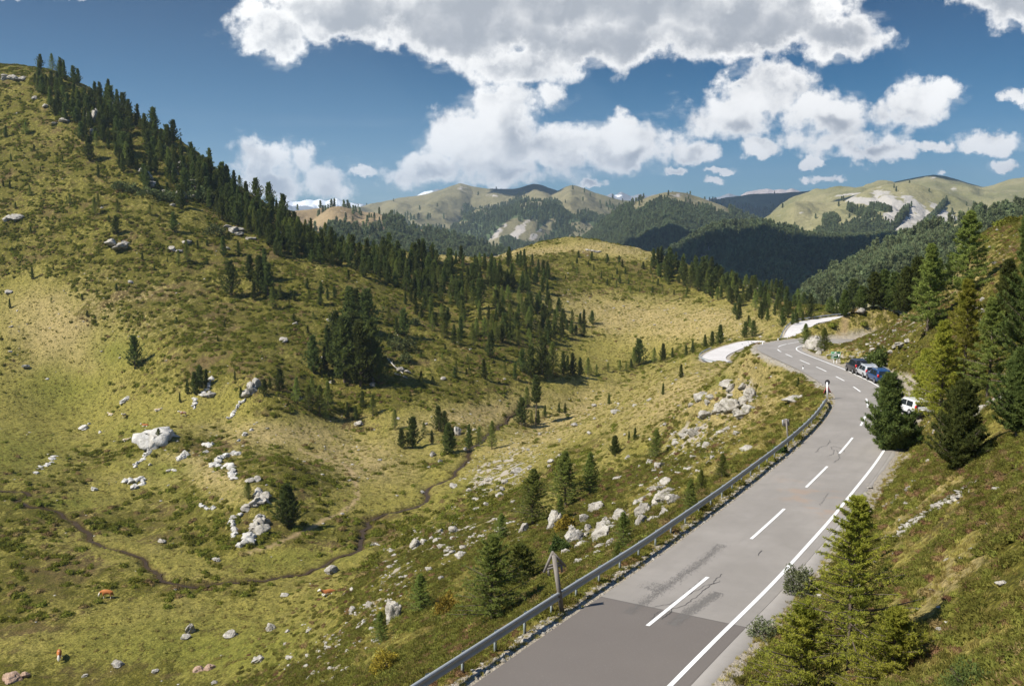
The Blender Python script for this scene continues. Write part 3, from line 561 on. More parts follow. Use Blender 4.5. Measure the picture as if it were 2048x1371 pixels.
hill('shade', [(1240,600),(1300,540),(1350,502),(1400,472),(1430,460),(1460,455),(1500,452),(1540,455),(1580,466),(1620,480),(1680,484),(1740,482),(1800,478),(1850,470),(1900,462),(1960,450),(2048,438),(2200,420)], 1850, 900, -190, m_frs, 460, 170, gul=.9,
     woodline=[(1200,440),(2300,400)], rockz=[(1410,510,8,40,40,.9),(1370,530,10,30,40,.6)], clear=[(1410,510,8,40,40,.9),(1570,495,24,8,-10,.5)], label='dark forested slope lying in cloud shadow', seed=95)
hill('tanhill', [(480,440),(560,425),(600,420),(640,416),(680,414),(705,417),(730,424),(748,424),(770,430),(800,443),(830,456),(870,466),(920,478),(960,489),(1000,502),(1060,530),(1120,560)], 1950, 1050, -110, m_tan, 420, 150, gul=.7,
     woodline=[(480,480),(600,472),(660,464),(700,458),(740,448),(780,446),(830,458),(870,466),(1000,480)], rockz=[(690,424,40,8,15,.4),(590,440,20,5,0,.3)], clear=[(755,476,22,6,0,.9)], label='tan grassy hill with forest edge left of the range', seed=105)
hill('spur', [(1600,600),(1650,560),(1700,535),(1760,506),(1830,474),(1900,452),(1960,436),(1990,430),(2048,418),(2200,400)], 820, 330, -75, m_grn, 260, 90, gul=.6, woodz=[(1700,575,120,30,-25,.9),(1850,510,120,14,-22,.8)], label='lit wooded spur behind the near right slope', seed=115)
# valley floor far below and out to the horizon
gm = mesh('ground', [(-60000, -2000, -330), (60000, -2000, -330), (60000, 60000, -330), (-60000, 60000, -330)], [(0, 1, 2, 3)], m_drk)
tag(obj('ground', gm), 'distant valley floor reaching the horizon', kind='structure')
# ------------------------------------------------------------------ clouds overhead, outside the picture, that shade the dark slopes
m_cl, t_, b_ = principled('cloud', 1.0, 0.0); b_.inputs['Base Color'].default_value = (.9, .9, .92, 1)
def cloud(name_lab, P, alt, rx, ry, rz, seed, ang=0.0):
    bm = bmesh.new(); bmesh.ops.create_icosphere(bm, subdivisions=5, radius=1)
    V = np.array([v.co for v in bm.verts]); F = np.array([[v.index for v in f.verts] for f in bm.faces]); bm.free()
    n = fbm(V[:, 0] * 2.2 + seed, V[:, 1] * 2.2 + V[:, 2] * 1.7, seed, 5) - .5; n2 = np.abs(fbm(V[:, 0] * 5 + seed, V[:, 1] * 5 + V[:, 2] * 4, seed + 4, 4) - .5)
    V = V * (1 + n * .9 + n2 * .5)[:, None]; V[:, 2] = np.where(V[:, 2] < 0, V[:, 2] * .35, V[:, 2])
    V = V * np.array([rx, ry, rz]); t = (alt - P[2]) / sdir.z
    o = obj('cloud', mesh('cloud', V, F, m_cl, True), loc=(P[0] + sdir.x * t, P[1] + sdir.y * t, alt), rot=(0, 0, R(ang)))
    return tag(o, name_lab, kind='structure')
cloud('wide flat cumulus drifting overhead that shades the dark wooded slope', (640, 1500, -120), 1150, 520, 300, 200, 3, -8)
cloud('cumulus overhead shading the dark peak', (110, 5000, 150), 2300, 190, 300, 160, 15, 20)
cloud('cumulus overhead shading the far heath ridge', (1650, 5300, 60), 2700, 620, 800, 250, 21, 10)
cloud('cumulus overhead shading the foot of the wooded dome', (400, 2300, -110), 1400, 200, 120, 110, 27, 0)
cloud('small cumulus overhead shading part of the right massif', (1330, 3250, 60), 1900, 260, 130, 120, 33, 0)

# ------------------------------------------------------------------ conifers
def leaf_mat(name, c1, c2, c3, trans=.22):
    m = bpy.data.materials.new(name); m.use_nodes = True; t = m.node_tree; t.nodes.clear()
    o = N(t, 'ShaderNodeOutputMaterial'); d = N(t, 'ShaderNodeBsdfDiffuse'); tr = N(t, 'ShaderNodeBsdfTranslucent'); mx = N(t, 'ShaderNodeMixShader')
    oi = N(t, 'ShaderNodeObjectInfo'); p = geo(t)
    n = NOISE(t, p, 1.3, 3, .6); n2 = NOISE(t, p, 9, 2, .6)
    c = MIX(t, SS(t, n, .3, .7), c1, c2); c = MIX(t, M(t, 'MULTIPLY', SS(t, n2, .5, .8), .5), c, c3)
    hs = N(t, 'ShaderNodeHueSaturation'); setin(t, hs.inputs['Value'], SS(t, oi.outputs['Random'], 0, 1, .78, 1.45, 'LINEAR')); setin(t, hs.inputs['Hue'], SS(t, oi.outputs['Random'], 0, 1, .482, .512, 'LINEAR'))
    t.links.new(c, hs.inputs['Color']); t.links.new(hs.outputs[0], d.inputs[0]); t.links.new(hs.outputs[0], tr.inputs[0])
    mx.inputs[0].default_value = trans; t.links.new(d.outputs[0], mx.inputs[1]); t.links.new(tr.outputs[0], mx.inputs[2]); t.links.new(mx.outputs[0], o.inputs[0]); return m
M_PINE = leaf_mat('stone_pine_needles', (.07, .095, .028), (.12, .145, .04), (.20, .215, .06), .36)
M_LARCH = leaf_mat('larch_needles', (.13, .165, .04), (.20, .23, .055), (.28, .29, .07), .38)
M_LARCHY = leaf_mat('bright_larch_needles', (.21, .235, .035), (.32, .32, .05), (.44, .40, .075), .42)
M_BUSH = leaf_mat('bush_leaves', (.05, .08, .022), (.09, .13, .035), (.16, .19, .06), .25)
M_YEL = leaf_mat('yellowing_needles', (.24, .20, .035), (.34, .27, .04), (.42, .33, .06), .3)
M_HEATH = leaf_mat('heath_leaves', (.095, .105, .018), (.145, .15, .026), (.23, .205, .04), .28)
M_HEATHB = leaf_mat('brown_heath_leaves', (.19, .145, .06), (.25, .185, .075), (.31, .24, .11), .3)
M_HEATHN = leaf_mat('near_heath_leaves', (.105, .11, .024), (.17, .165, .036), (.29, .25, .065), .34)
M_HEATHR = leaf_mat('reddish_heath_leaves', (.16, .095, .05), (.20, .125, .06), (.28, .20, .10), .3)
M_GRASS = leaf_mat('grass_blades', (.25, .215, .06), (.33, .28, .08), (.42, .35, .13), .3)
M_FOREST = leaf_mat('far_forest_needles', (.125, .155, .075), (.18, .21, .10), (.25, .27, .13), .35)
M_BARK, t_, b_ = principled('conifer_bark', .95, .1); t_.links.new(MIX(t_, NOISE(t_, geo(t_), 5, 4, .6), (.07, .052, .04), (.19, .155, .125)), b_.inputs['Base Color'])
M_DEAD, t_, b_ = principled('bleached_wood', .9, .1); t_.links.new(MIX(t_, NOISE(t_, geo(t_), 4, 4, .6), (.30, .28, .25), (.55, .52, .48)), b_.inputs['Base Color'])

def unit(a): return a / (np.linalg.norm(a, axis=-1, keepdims=True) + 1e-9)
def blades(base, dirs, ln, wd, rg):
    n = len(base); side = unit(np.cross(dirs, rg.normal(size=(n, 3)))) * (np.asarray(wd) * .5).reshape(-1, 1)
    tip = base + dirs * np.asarray(ln).reshape(-1, 1); V = np.stack([base - side, base + side, tip], 1).reshape(-1, 3)
    return V, np.arange(3 * n).reshape(n, 3)
def tubes(A, B, ra, rb, k=4):
    n = len(A); d = unit(B - A); u = unit(np.cross(d, np.array([.31, .17, .93]))); w = np.cross(d, u); th = np.arange(k) * 2 * math.pi / k
    ring = u[:, None] * np.cos(th)[None, :, None] + w[:, None] * np.sin(th)[None, :, None]
    V = np.concatenate([A[:, None] + ring * np.asarray(ra).reshape(-1, 1, 1), B[:, None] + ring * np.asarray(rb).reshape(-1, 1, 1)], 1).reshape(-1, 3)
    i = np.arange(n)[:, None] * 2 * k; j = np.arange(k)[None]; j2 = (j + 1) % k
    return V, np.stack([i + j, i + j2, i + k + j2, i + k + j], -1).reshape(-1, 4)
def conifer(seed, H, Rr, kind, nb, ntw, nu, m, bl, bw, near=False, mat=None, t0=None, lean=0.0, wavy=0.3):
    rg = np.random.RandomState(seed); larch = kind == 'larch'
    t0 = (.10 if larch else .05) if t0 is None else t0
    t = t0 + (1 - t0) * (np.arange(nb) + rg.rand(nb)) / nb; t = 1 - (1 - t) ** (1.08 if larch else 1.0); t = np.clip(t, 0, .99)
    az = np.arange(nb) * 2.39996 + rg.rand(nb) * .9
    if larch: prof = (1 - t) ** .85 * (.35 + .65 * np.minimum(1, (t - t0 + .05) / .16))
    else: prof = np.minimum(1, (1 - t) ** .62 * 1.14) * (.6 + .4 * np.minimum(1, (t - t0 + .03) / .14)) * (.9 + .1 * np.sin(t * 9))
    sect = 1 + wavy * np.array([math.sin(a * 2 + seed) * .5 + math.sin(a * 3 + z * 7 + seed * 2) * .6 for a, z in zip(az, t)])
    L = Rr * prof * sect * rg.uniform(.68, 1.12, nb) + Rr * .05
    el = (R(1) + t * R(28) + rg.uniform(-.12, .16, nb)) if larch else (R(16) + t * R(42) + rg.uniform(-.15, .2, nb))
    def axis(z): return np.stack([lean * z * H * .1 + .04 * H * .2 * np.sin(z * 5 + seed), .02 * H * np.sin(z * 4 + seed * 2) * .4, z * H], -1)
    base = axis(t); hd = np.stack([np.cos(az), np.sin(az), 0 * az], -1); lat = np.stack([-np.sin(az), np.cos(az), 0 * az], -1); up = np.array([0, 0, 1.])
    s = (np.arange(ntw)[None] + rg.rand(nb, ntw)) / ntw; s = .12 + .88 * s if larch else .22 + .78 * s
    curve = (s ** 2) * (.16 if larch else .22) - (.10 * s if larch else 0)
    pt = base[:, None] + hd[:, None] * (L[:, None] * s * np.cos(el)[:, None])[..., None] + up * (L[:, None] * (s * np.sin(el)[:, None] + curve))[..., None]
    sgn = np.where(rg.rand(nb, ntw) > .5, 1., -1.)
    tl = L[:, None] * ((.36 if larch and near else .50 if larch else .42) * (1 - s * .75)) * rg.uniform(.4, 1.1, (nb, ntw)) + .02 * Rr
    td = unit(lat[:, None] * sgn[..., None] + hd[:, None] * rg.uniform(.3, .9, (nb, ntw))[..., None] + up * rg.uniform(-.28 if larch else .0, .18 if larch else .55, (nb, ntw))[..., None])
    u = (np.arange(nu)[None, None] + rg.rand(nb, ntw, nu)) / nu
    tp = pt[:, :, None] + td[:, :, None] * (tl[..., None] * u)[..., None]
    tp = np.repeat(tp.reshape(-1, 3), m, 0); tdd = np.repeat(np.repeat(td.reshape(-1, 3), nu, 0), m, 0); n = len(tp)
    if near and larch: pass
    if larch: dirs = unit(tdd * .55 + rg.normal(size=(n, 3)) * .75 + np.array([0, 0, .18]))
    else: dirs = unit(tdd * .5 + np.array([0, 0, .75]) + rg.normal(size=(n, 3)) * .5)
    tp = tp + rg.normal(size=(n, 3)) * bl * .16
    V, F = blades(tp, dirs, bl * rg.uniform(.6, 1.25, n), bw * rg.uniform(.7, 1.3, n), rg)
    # leader shoot
    k = 14 * (3 if near else 1); lz = rg.uniform(.93, 1.0, k); V2, F2 = blades(axis(lz), unit(rg.normal(size=(k, 3)) * .6 + [0, 0, .9]), np.full(k, bl * 1.1), np.full(k, bw), rg)
    V, F = merge([(V, F), (V2, F2)])
    # trunk and limbs
    zz = np.linspace(-.04, 1, 12); A = axis(zz[:-1]); B = axis(zz[1:]); rr = H * .017 * (1.05 - zz) ** 1.1 + .008
    W = [tubes(A, B, rr[:-1], rr[1:], 7)]
    if near:
        W.append(tubes(base, pt[:, :, :][np.arange(nb), s.argmax(1)], L * .012 + .006, L * .003 + .003, 4))
        W.append(tubes(pt.reshape(-1, 3), (pt + td * tl[..., None]).reshape(-1, 3), np.full(nb * ntw, .006), np.full(nb * ntw, .003), 3))
    else:
        W.append(tubes(base, base + hd * (L * .7 * np.cos(el))[:, None] + up * (L * .7 * np.sin(el))[:, None], L * .014 + .01, L * .004 + .004, 3))
    Wv, Wf = merge(W)
    mt = mat or (M_LARCH if larch else M_PINE)
    return mesh('crown', V, F, mt), mesh('trunk', Wv, Wf, M_BARK, True), H
PINES = [conifer(10 + i, 10, 2.6 + .35 * (i % 3), 'pine', 84, 8, 1, 7, .62, .22, wavy=.7) for i in range(7)]
SLIMP = [conifer(30 + i, 10, 2.0, 'pine', 80, 7, 1, 7, .55, .20, wavy=.6) for i in range(4)]
LARCHES = [conifer(40 + i, 10, 2.9 + .5 * (i % 2), 'larch', 84, 6, 2, 5, .40, .11, wavy=.45) for i in range(5)]
MIDL = [conifer(60 + i, 7, 2.7, 'larch', 120, 9, 3, 6, .20, .055, wavy=.35, near=True) for i in range(3)]
MIDP = [conifer(70 + i, 6, 2.0, 'pine', 150, 10, 2, 8, .24, .075, wavy=.3, near=True) for i in range(3)]
ORD = ['first', 'second', 'third', 'fourth', 'fifth', 'sixth', 'seventh', 'eighth', 'ninth', 'tenth', 'eleventh', 'twelfth', 'thirteenth', 'fourteenth', 'fifteenth', 'sixteenth', 'seventeenth', 'eighteenth', 'nineteenth', 'twentieth']
ORD += ['twenty-' + w for w in ORD[:9]] + ['thirtieth'] + ['thirty-' + w for w in ORD[:9]]
def tree(name, src, p, h, label, cat, group=None, rz=None, fat=1.0):
    cr, tr, H = src; s = h / H; rz = random.uniform(0, 6.28) if rz is None else rz
    e = obj(name, None, loc=p, rot=(0, 0, rz), scale=(s * fat, s * fat, s)); e.empty_display_size = .3
    tag(e, label, cat, group)
    obj('trunk', tr, e); obj('crown', cr, e); return e
KIND = {'p': ('stone_pine', PINES, 'dark stone pine', 'pine tree'), 's': ('stone_pine', SLIMP, 'slim dark stone pine', 'pine tree'), 'l': ('larch_tree', LARCHES, 'pale green larch', 'larch tree'),
        'L': ('larch_tree', MIDL, 'feathery green larch', 'larch tree'), 'P': ('stone_pine', MIDP, 'bushy dark stone pine', 'pine tree')}
PLACED = []
def cluster(where, lst, ymin=6.0):
    """trees named by their cluster; each entry is kind, photo x, photo base y, seen height"""
    by = {}
    for e in lst: by.setdefault(KIND[e[0]][3], []).append(e)
    for cat, es in by.items():
        es.sort(key=lambda e: e[1]); n = len(es)
        for i, (k, x, y, h) in enumerate(es):
            nm, src, desc, cat_ = KIND[k]; p = hit(x, y, ymin); hm = h * p.y / FPX / .985
            if n == 1: lab = f'{desc} {where}'
            else:
                plural = 'pines' if cat == 'pine tree' else 'larches'
                lab = f'{desc}, {ORD[i]} from left {where}' if i < n - 1 else f'{desc}, rightmost {where}'
            tree(nm, random.choice(src), p - Vector((0, 0, .15)), hm, lab, cat_, f'{"pines" if cat == "pine tree" else "larches"} {where}' if n > 1 else None, fat=random.uniform(.9, 1.15)); PLACED.append((p.x, p.y, hm * .2))
cluster('on open upper left hillside', [('p',178,322,46),('p',232,470,36),('p',70,168,18),('l',52,270,26),('s',197,358,26),('l',190,432,36),('l',235,425,26),('l',197,414,26),('l',60,392,22),('p',20,378,16),('s',12,276,22)])
cluster('on the mid left hillside', [('p',348,466,38),('l',374,526,44),('l',357,527,26),('s',447,514,40),('s',477,511,28),('l',640,525,24),('s',65,560,24),('s',20,618,20),('l',140,412,22),('s',395,500,18),('l',300,430,20)])
cluster('in small dark clump above mid slope', [('p',462,592,66),('p',500,562,50),('p',520,588,72),('p',536,592,62),('l',545,618,42),('s',508,600,36),('s',530,560,60),('l',560,600,30)])
cluster('standing alone above the valley meadow', [('p',270,738,62)])
cluster('in big dark clump on left slope', [('p',627,748,72),('s',650,742,50),('p',676,745,84),('p',690,765,128),('p',720,772,125),('p',745,756,112),('p',672,705,80),('p',735,668,84),('p',700,660,82),('p',712,640,60),('s',758,768,70),('p',705,720,90),('s',655,712,60),('s',725,630,44)])
cluster('in thin group right of big dark clump', [('p',808,672,52),('s',793,668,34),('l',778,640,26),('s',742,618,30),('s',640,612,36),('s',655,600,22),('l',660,655,26),('s',697,560,20)])
cluster('on back of the rocky knoll', [('p',400,778,44),('p',390,790,44),('s',413,772,34),('s',375,790,30),('s',360,806,20),('s',482,797,24),('s',470,760,18),('p',560,782,44),('p',529,792,32),('s',540,778,22)])
cluster('in group right of rocky knoll', [('l',594,808,54),('l',618,822,54),('l',640,832,62),('l',656,822,60),('l',625,800,44),('s',665,770,18),('s',725,815,34),('l',746,832,44),('s',695,838,34),('s',712,842,30),('l',652,840,30)])
cluster('around split boulder by stream', [('p',803,896,40),('p',826,896,62),('p',877,862,48),('p',889,858,36),('p',897,908,62),('s',864,888,28),('s',938,898,50),('l',984,898,58),('l',958,892,40),('s',890,880,30),('l',848,868,26),('l',790,860,42),('s',905,895,40)])
cluster('along stream below the meadow', [('s',980,716,50),('s',968,758,40),('l',1010,748,24),('p',1045,745,44),('p',1062,756,62),('p',1085,752,74),('l',1105,750,66),('s',1126,750,46),('s',1145,750,44),('s',1160,752,36),('l',1176,752,36),('s',1135,745,34),('l',1193,748,20),('l',1216,745,20),('l',1240,742,22),('s',1030,760,34),('l',1095,758,44)])
cluster('in row near lower road bend', [('p',1278,730,50),('l',1268,732,36),('l',1308,727,32),('p',1326,722,34),('s',1262,738,20),('s',1385,706,24),('s',1410,697,28),('p',1424,693,30),('p',1440,688,38),('s',1474,640,18),('p',1490,676,32),('p',1506,674,32),('s',1372,712,22),('l',1252,742,18),('s',1345,716,20)])
cluster('on grassy slope below the road', [('s',1362,756,28),('s',1326,790,24),('s',1218,809,22),('s',1270,880,26),('P',1230,912,42),('L',1312,918,62),('s',1596,773,20),('s',1258,880,20)])
cluster('with a bare lower trunk in the valley', [])
cluster('beside the tall bare trunk pine', [('p',1043,850,54),('s',1090,835,24),('s',1118,825,20),('s',1130,827,22),('l',1054,812,40),('s',1076,850,30),('l',1063,850,26)])
cluster('on knoll near far road bend', [('s',1497,655,24),('p',1565,655,38),('s',1585,650,26),('s',1594,648,22),('p',1478,640,34),('p',1522,640,36),('s',1535,642,26),('l',1500,655,20),('p',1470,630,22),('s',1580,628,26)])
cluster('in the front of the heath knoll', [('P',576,1054,86),('L',497,998,36)])
cluster('on boulder slope left of guardrail', [('L',1066,1050,118),('L',1130,1010,112),('L',1180,992,92),('L',1003,1080,58),('L',842,1226,86),('L',762,1286,72),('L',1246,1100,84),('L',1234,1122,44),('L',1380,1024,72),('L',1444,960,58),('L',1402,985,52),('L',1120,1040,50)])
cluster('on the big pale boulder', [('L',318,888,32)])
cluster('on the rocky bank inside the bend', [('L',1611,690,44),('L',1648,702,48),('P',1755,736,44)])
cluster('along crest of the right bank', [('P',1688,634,52),('P',1706,618,58),('P',1722,612,44),('P',1748,598,66),('P',1768,590,74),('P',1790,566,76),('P',1812,556,92),('P',1835,548,96),('P',1858,528,70),('P',1880,520,64),('L',1776,580,50),('P',1690,628,30),('P',1902,512,48)], 100)

# the tall pine whose lower trunk is bare
bare = conifer(99, 16, 3.6, 'pine', 90, 9, 1, 8, .72, .26, t0=.42)
tree('stone_pine', bare, hit(1072, 848), 95 * hit(1072, 848).y / FPX, 'tall dark pine with a bare lower trunk standing in the valley', 'pine tree')

# dense wood on the left ridge: individually planted, impossible to tell apart
def inpoly(x, y, poly):
    c = False; n = len(poly)
    for i in range(n):
        x1, y1 = poly[i]; x2, y2 = poly[i - 1]
        if (y1 > y) != (y2 > y) and x < (x2 - x1) * (y - y1) / (y2 - y1) + x1: c = not c
    return c
PLAN = []
def wood(poly, n, hr, larch_share, label_where, dmin, seed, slim=.35, curve=1.0):
    rr = random.Random(seed); xs = [p[0] for p in poly]; ys = [p[1] for p in poly]; pts = []; tries = 0
    while len(pts) < n and tries < n * 60:
        tries += 1; x = rr.uniform(min(xs), max(xs)); y = rr.uniform(min(ys), max(ys))
        if not inpoly(x, y, poly): continue
        if any(abs(x - a) < dmin * .7 and abs(y - b) < dmin * .45 for a, b in pts): continue
        pts.append((x, y))
    for x, y in pts:
        p = hit(x, y); h = rr.uniform(*hr); k = 'l' if rr.random() < larch_share else ('s' if rr.random() < slim else 'p')
        if p.y > 880: continue
        hm = min(h * p.y / FPX, 17)
        nm, src, desc, cat = KIND[k]
        d2 = 'pale green larch' if k == 'l' else 'dark stone pine'
        PLAN.append((h, nm, rr.choice(src), p - Vector((0, 0, .2)), hm, f'{d2} {label_where}', cat, f'{"larches" if k == "l" else "pines"} {label_where}', rr.uniform(.85, 1.15)))
wood([(66,134),(95,130),(140,152),(185,182),(215,205),(225,240),(205,300),(170,315),(150,265),(110,235),(75,190)], 70, (22, 38), .12, 'at the top of the wood on the left ridge', 10, 1)
wood([(215,200),(300,258),(370,300),(400,335),(420,400),(360,420),(300,385),(245,350),(210,310)], 95, (20, 48), .12, 'in the steep wood on the upper left ridge', 11, 2)
wood([(400,330),(456,360),(510,400),(562,432),(600,470),(620,520),(560,520),(520,480),(440,440),(400,400)], 100, (20, 50), .12, 'in the steep wood on the lower left ridge', 11, 3)
wood([(560,440),(640,482),(700,500),(800,512),(900,520),(905,560),(860,600),(800,580),(740,560),(680,540),(620,530),(580,480)], 140, (24, 44), .25, 'in the wood along the saddle', 11, 4)
wood([(900,525),(960,525),(1060,528),(1100,545),(1095,590),(1050,590),(1000,580),(940,590),(880,590)], 62, (24, 38), .1, 'in the dark wood below the knoll crest', 10, 5, slim=.7)
wood([(800,590),(870,600),(960,590),(1060,600),(1120,620),(1125,680),(1080,700),(1000,690),(920,700),(860,660),(810,620)], 110, (24, 42), .5, 'in the mixed wood on the hollow slope', 11, 6, slim=.6)
wood([(1120,640),(1190,650),(1195,672),(1130,675)], 10, (18, 34), .2, 'at the end of the mixed wood', 10, 7)
wood([(1290,525),(1400,545),(1480,580),(1560,610),(1630,640),(1600,645),(1540,630),(1470,612),(1400,590),(1320,560)], 80, (20, 42), .2, 'on the right flank of the knoll', 10, 8)
wood([(1400,530),(1500,570),(1600,600),(1690,628),(1680,634),(1600,620),(1500,592),(1400,560)], 40, (20, 34), .2, 'along the far edge of the knoll', 9, 9)
wood([(1150,510),(1400,545),(1430,600),(1250,590),(1130,560)], 44, (9, 17), .3, 'scattered small on the open knoll', 18, 10)
wood([(560,540),(800,600),(950,740),(900,790),(780,760),(600,690),(540,620)], 40, (9, 24), .45, 'scattered small on the slope around the clumps', 22, 11)
wood([(0,180),(190,330),(420,480),(600,620),(400,700),(100,620),(0,500)], 34, (7, 16), .5, 'scattered small on the heath of the left hill', 40, 12)

# the largest of each kind stand as single trees, the small rest as one wood
REST = {}
for kind_ in ('stone_pine', 'larch_tree'):
    done = sum(1 for o in COL.objects if o.name.split('.')[0] == kind_); L_ = sorted([e for e in PLAN if e[1] == kind_], key=lambda e: -e[0]); k_ = 275 - done
    for (h, nm, src, p, hm, lab, cat, grp, fat) in L_[:k_]: tree(nm, src, p, hm, lab, cat, grp, fat=fat)
    REST[kind_] = L_[k_:]

# ------------------------------------------------------------------ the large trees of the right bank
def big(name, seed, kind, x, y, h, rpx, lab, mat=None, dens=1.0, bl=None, ymin=6, base=None, fat=1.0, t0=None):
    p = hit(x, y, ymin) if base is None else Vector(base); hm = h * p.y / FPX / .96; rm = rpx * p.y / FPX; pxm = p.y / 1000.0
    if kind == 'larch': src = conifer(seed, hm, rm, 'larch', int(95 * dens), 12, 5, 5, bl or max(.09, pxm * 2.6), max(.022, pxm * .62), near=True, mat=mat, wavy=.5, t0=t0)
    else: src = conifer(seed, hm, rm, 'pine', int(210 * dens), 12, 3, 8, bl or max(.15, pxm * 3.6), max(.03, pxm * .85), near=True, mat=mat, wavy=.5, t0=t0)
    return tree(name, src, p - Vector((0, 0, .1)), hm, lab, 'larch tree' if kind == 'larch' else 'pine tree', rz=seed * .7, fat=fat)
big('larch_tree', 201, 'larch', 1700, 1345, 368, 158, 'tall yellow green larch in the foreground right of the white edge line', M_LARCHY, 1.45)
big('larch_tree', 202, 'larch', 1600, 1480, 250, 150, 'bright young larch at the bottom edge left of the tall foreground larch', M_LARCHY, 1.3, base=at(1600, 1440, 27.5))
big('larch_tree', 203, 'larch', 1770, 1500, 250, 160, 'bright young larch at the bottom edge right of the tall foreground larch', M_LARCHY, 1.3, base=at(1780, 1450, 24.5))
big('larch_tree', 204, 'larch', 1855, 665, 170, 62, 'slender dark larch above the bright larches of the right bank', M_LARCH, .9, ymin=60)
big('larch_tree', 205, 'larch', 1932, 600, 168, 70, 'tall thin larch standing against the far valley', M_LARCH, .8, ymin=60)
big('larch_tree', 206, 'larch', 1925, 800, 235, 92, 'big bright larch in the middle of the right bank', M_LARCHY, 1.15, ymin=45)
big('larch_tree', 207, 'larch', 1880, 850, 205, 82, 'broad bright larch left of the bushy pine', M_LARCHY, 1.1, ymin=45)
big('larch_tree', 208, 'larch', 1846, 832, 132, 66, 'small bright larch partly hiding the white car', M_LARCHY, .8, ymin=60)
big('larch_tree', 209, 'larch', 1975, 800, 200, 66, 'green larch before the dark pines at the right edge', M_LARCH, .9, ymin=45)
big('stone_pine', 211, 'pine', 1774, 905, 152, 44, 'dense dark pine on the bank hiding the edge line in the bend', None, 1.0, ymin=40)
big('stone_pine', 212, 'pine', 1918, 940, 172, 56, 'broad bushy pine on the grassy right bank', None, 1.2, ymin=30)
big('stone_pine', 213, 'pine', 2035, 870, 165, 50, 'dark young pine at the right edge above the flat rock', None, 1.0, ymin=30)
big('stone_pine', 214, 'pine', 2050, 760, 370, 52, 'tallest dark pine at the right edge of the picture', None, 1.1, ymin=40)
big('stone_pine', 215, 'pine', 2010, 700, 170, 36, 'dark pine left of the tallest one at the right edge', None, .9, ymin=50)
big('stone_pine', 216, 'pine', 1805, 900, 62, 40, 'low shrubby pine at the foot of the dense dark pine', M_BUSH, .6, ymin=40)
big('larch_tree', 217, 'larch', 985, 1246, 182, 92, 'large open crowned larch behind the wooden sign', M_LARCH, 1.1)
big('larch_tree', 218, 'larch', 1040, 1175, 90, 70, 'bushy larch right of the large open crowned one', M_LARCH, .7)

# ------------------------------------------------------------------ shrubs
def bush_mesh(seed, rx, h, nblades, bl, bw, mat, stems=True):
    rg = np.random.RandomState(seed); n = nblades; d = unit(rg.normal(size=(n, 3)) + [0, 0, .35]); d[:, 2] = np.abs(d[:, 2]); r = rg.uniform(.45, 1, n) ** .5
    lump = 1 + .35 * np.sin(d[:, 0] * 5 + seed) * np.cos(d[:, 1] * 4 + seed * 2)
    P_ = d * np.array([rx, rx, h]) * (r * lump)[:, None]; V, F = blades(P_, unit(d + rg.normal(size=(n, 3)) * .8), bl * rg.uniform(.6, 1.3, n), bw * rg.uniform(.7, 1.3, n), rg)
    cr = mesh('foliage', V, F, mat); ns = 14; a = rg.rand(ns) * 6.28
    T = np.stack([np.cos(a) * rx * .7, np.sin(a) * rx * .7, np.full(ns, h * .75)], 1) * rg.uniform(.7, 1.1, (ns, 1)); Wv, Wf = tubes(np.zeros((ns, 3)) - [0, 0, .1], T, np.full(ns, .02), np.full(ns, .006), 4)
    return cr, mesh('stems', Wv, Wf, M_BARK)
def bush(x, y, wpx, hpx, lab, mat, seed, n=2500, name='bush', ymin=6, group=None):
    p = hit(x, y, ymin); k = p.y / FPX; cr, st = bush_mesh(seed, wpx * k * .5, hpx * k, n, max(.06, p.y / 1000 * 2.2), max(.035, p.y / 1000 * 1.3), mat)
    e = obj(name, None, loc=p - Vector((0, 0, .05))); tag(e, lab, 'bush', group); obj('stems', st, e); obj('foliage', cr, e)
M_WIL = leaf_mat('willow_leaves', (.10, .125, .055), (.16, .18, .09), (.26, .28, .15), .2)
bush(1597, 1186, 64, 58, 'grey green willow bush overhanging the white edge line', M_WIL, 1, 3000)
bush(1526, 1272, 66, 36, 'low grey green bush on the shoulder near the bottom', M_WIL, 2, 1500)
bush(1118, 1108, 44, 34, 'round vivid green bush just behind the wooden sign', M_BUSH, 3, 2500)
bush(895, 1228, 56, 42, 'yellowing spruce bush left of the large larch', M_YEL, 4, 1800)
bush(1132, 1062, 46, 30, 'golden yellow bush at the foot of the two green larches', M_YEL, 5, 1500)
bush(1755, 738, 50, 40, 'rounded dark bush above the parked cars', M_PINE, 6, 2500, ymin=90)
bush(770, 1340, 56, 44, 'rusty brown bush near the bottom guardrail', M_YEL, 7, 1800)
bush(1560, 905, 30, 14, 'flat juniper mat beside the square sign', M_BUSH, 8, 900)
bush(1950, 1385, 150, 60, 'dark shrub cut by the bottom edge near the right corner', M_PINE, 9, 2500)
M_ALD = leaf_mat('alder_leaves', (.085, .105, .04), (.12, .14, .055), (.17, .19, .08), .2)
for i, (x, y, w, h) in enumerate([(240,378,34,14),(265,385,30,14),(295,392,40,16),(330,398,34,16),(385,380,34,20),(395,400,44,22),(350,402,30,14),(420,405,40,22),(445,425,36,16),(470,440,30,14),(430,470,40,20),(325,308,24,14),(345,322,26,14),(760,735,30,24),(795,700,36,30),(812,725,24,18),(815,700,40,24),(830,650,20,10),(735,700,24,14)]):
    bush(x, y, w, h, 'pale green alder thicket between the rocks of the left ridge' if i < 13 else 'pale green alder thicket right of the big dark clump', M_ALD, 20 + i, 500, 'alder_bush', group='alder thickets on the left ridge' if i < 13 else 'alder thickets by the big dark clump')
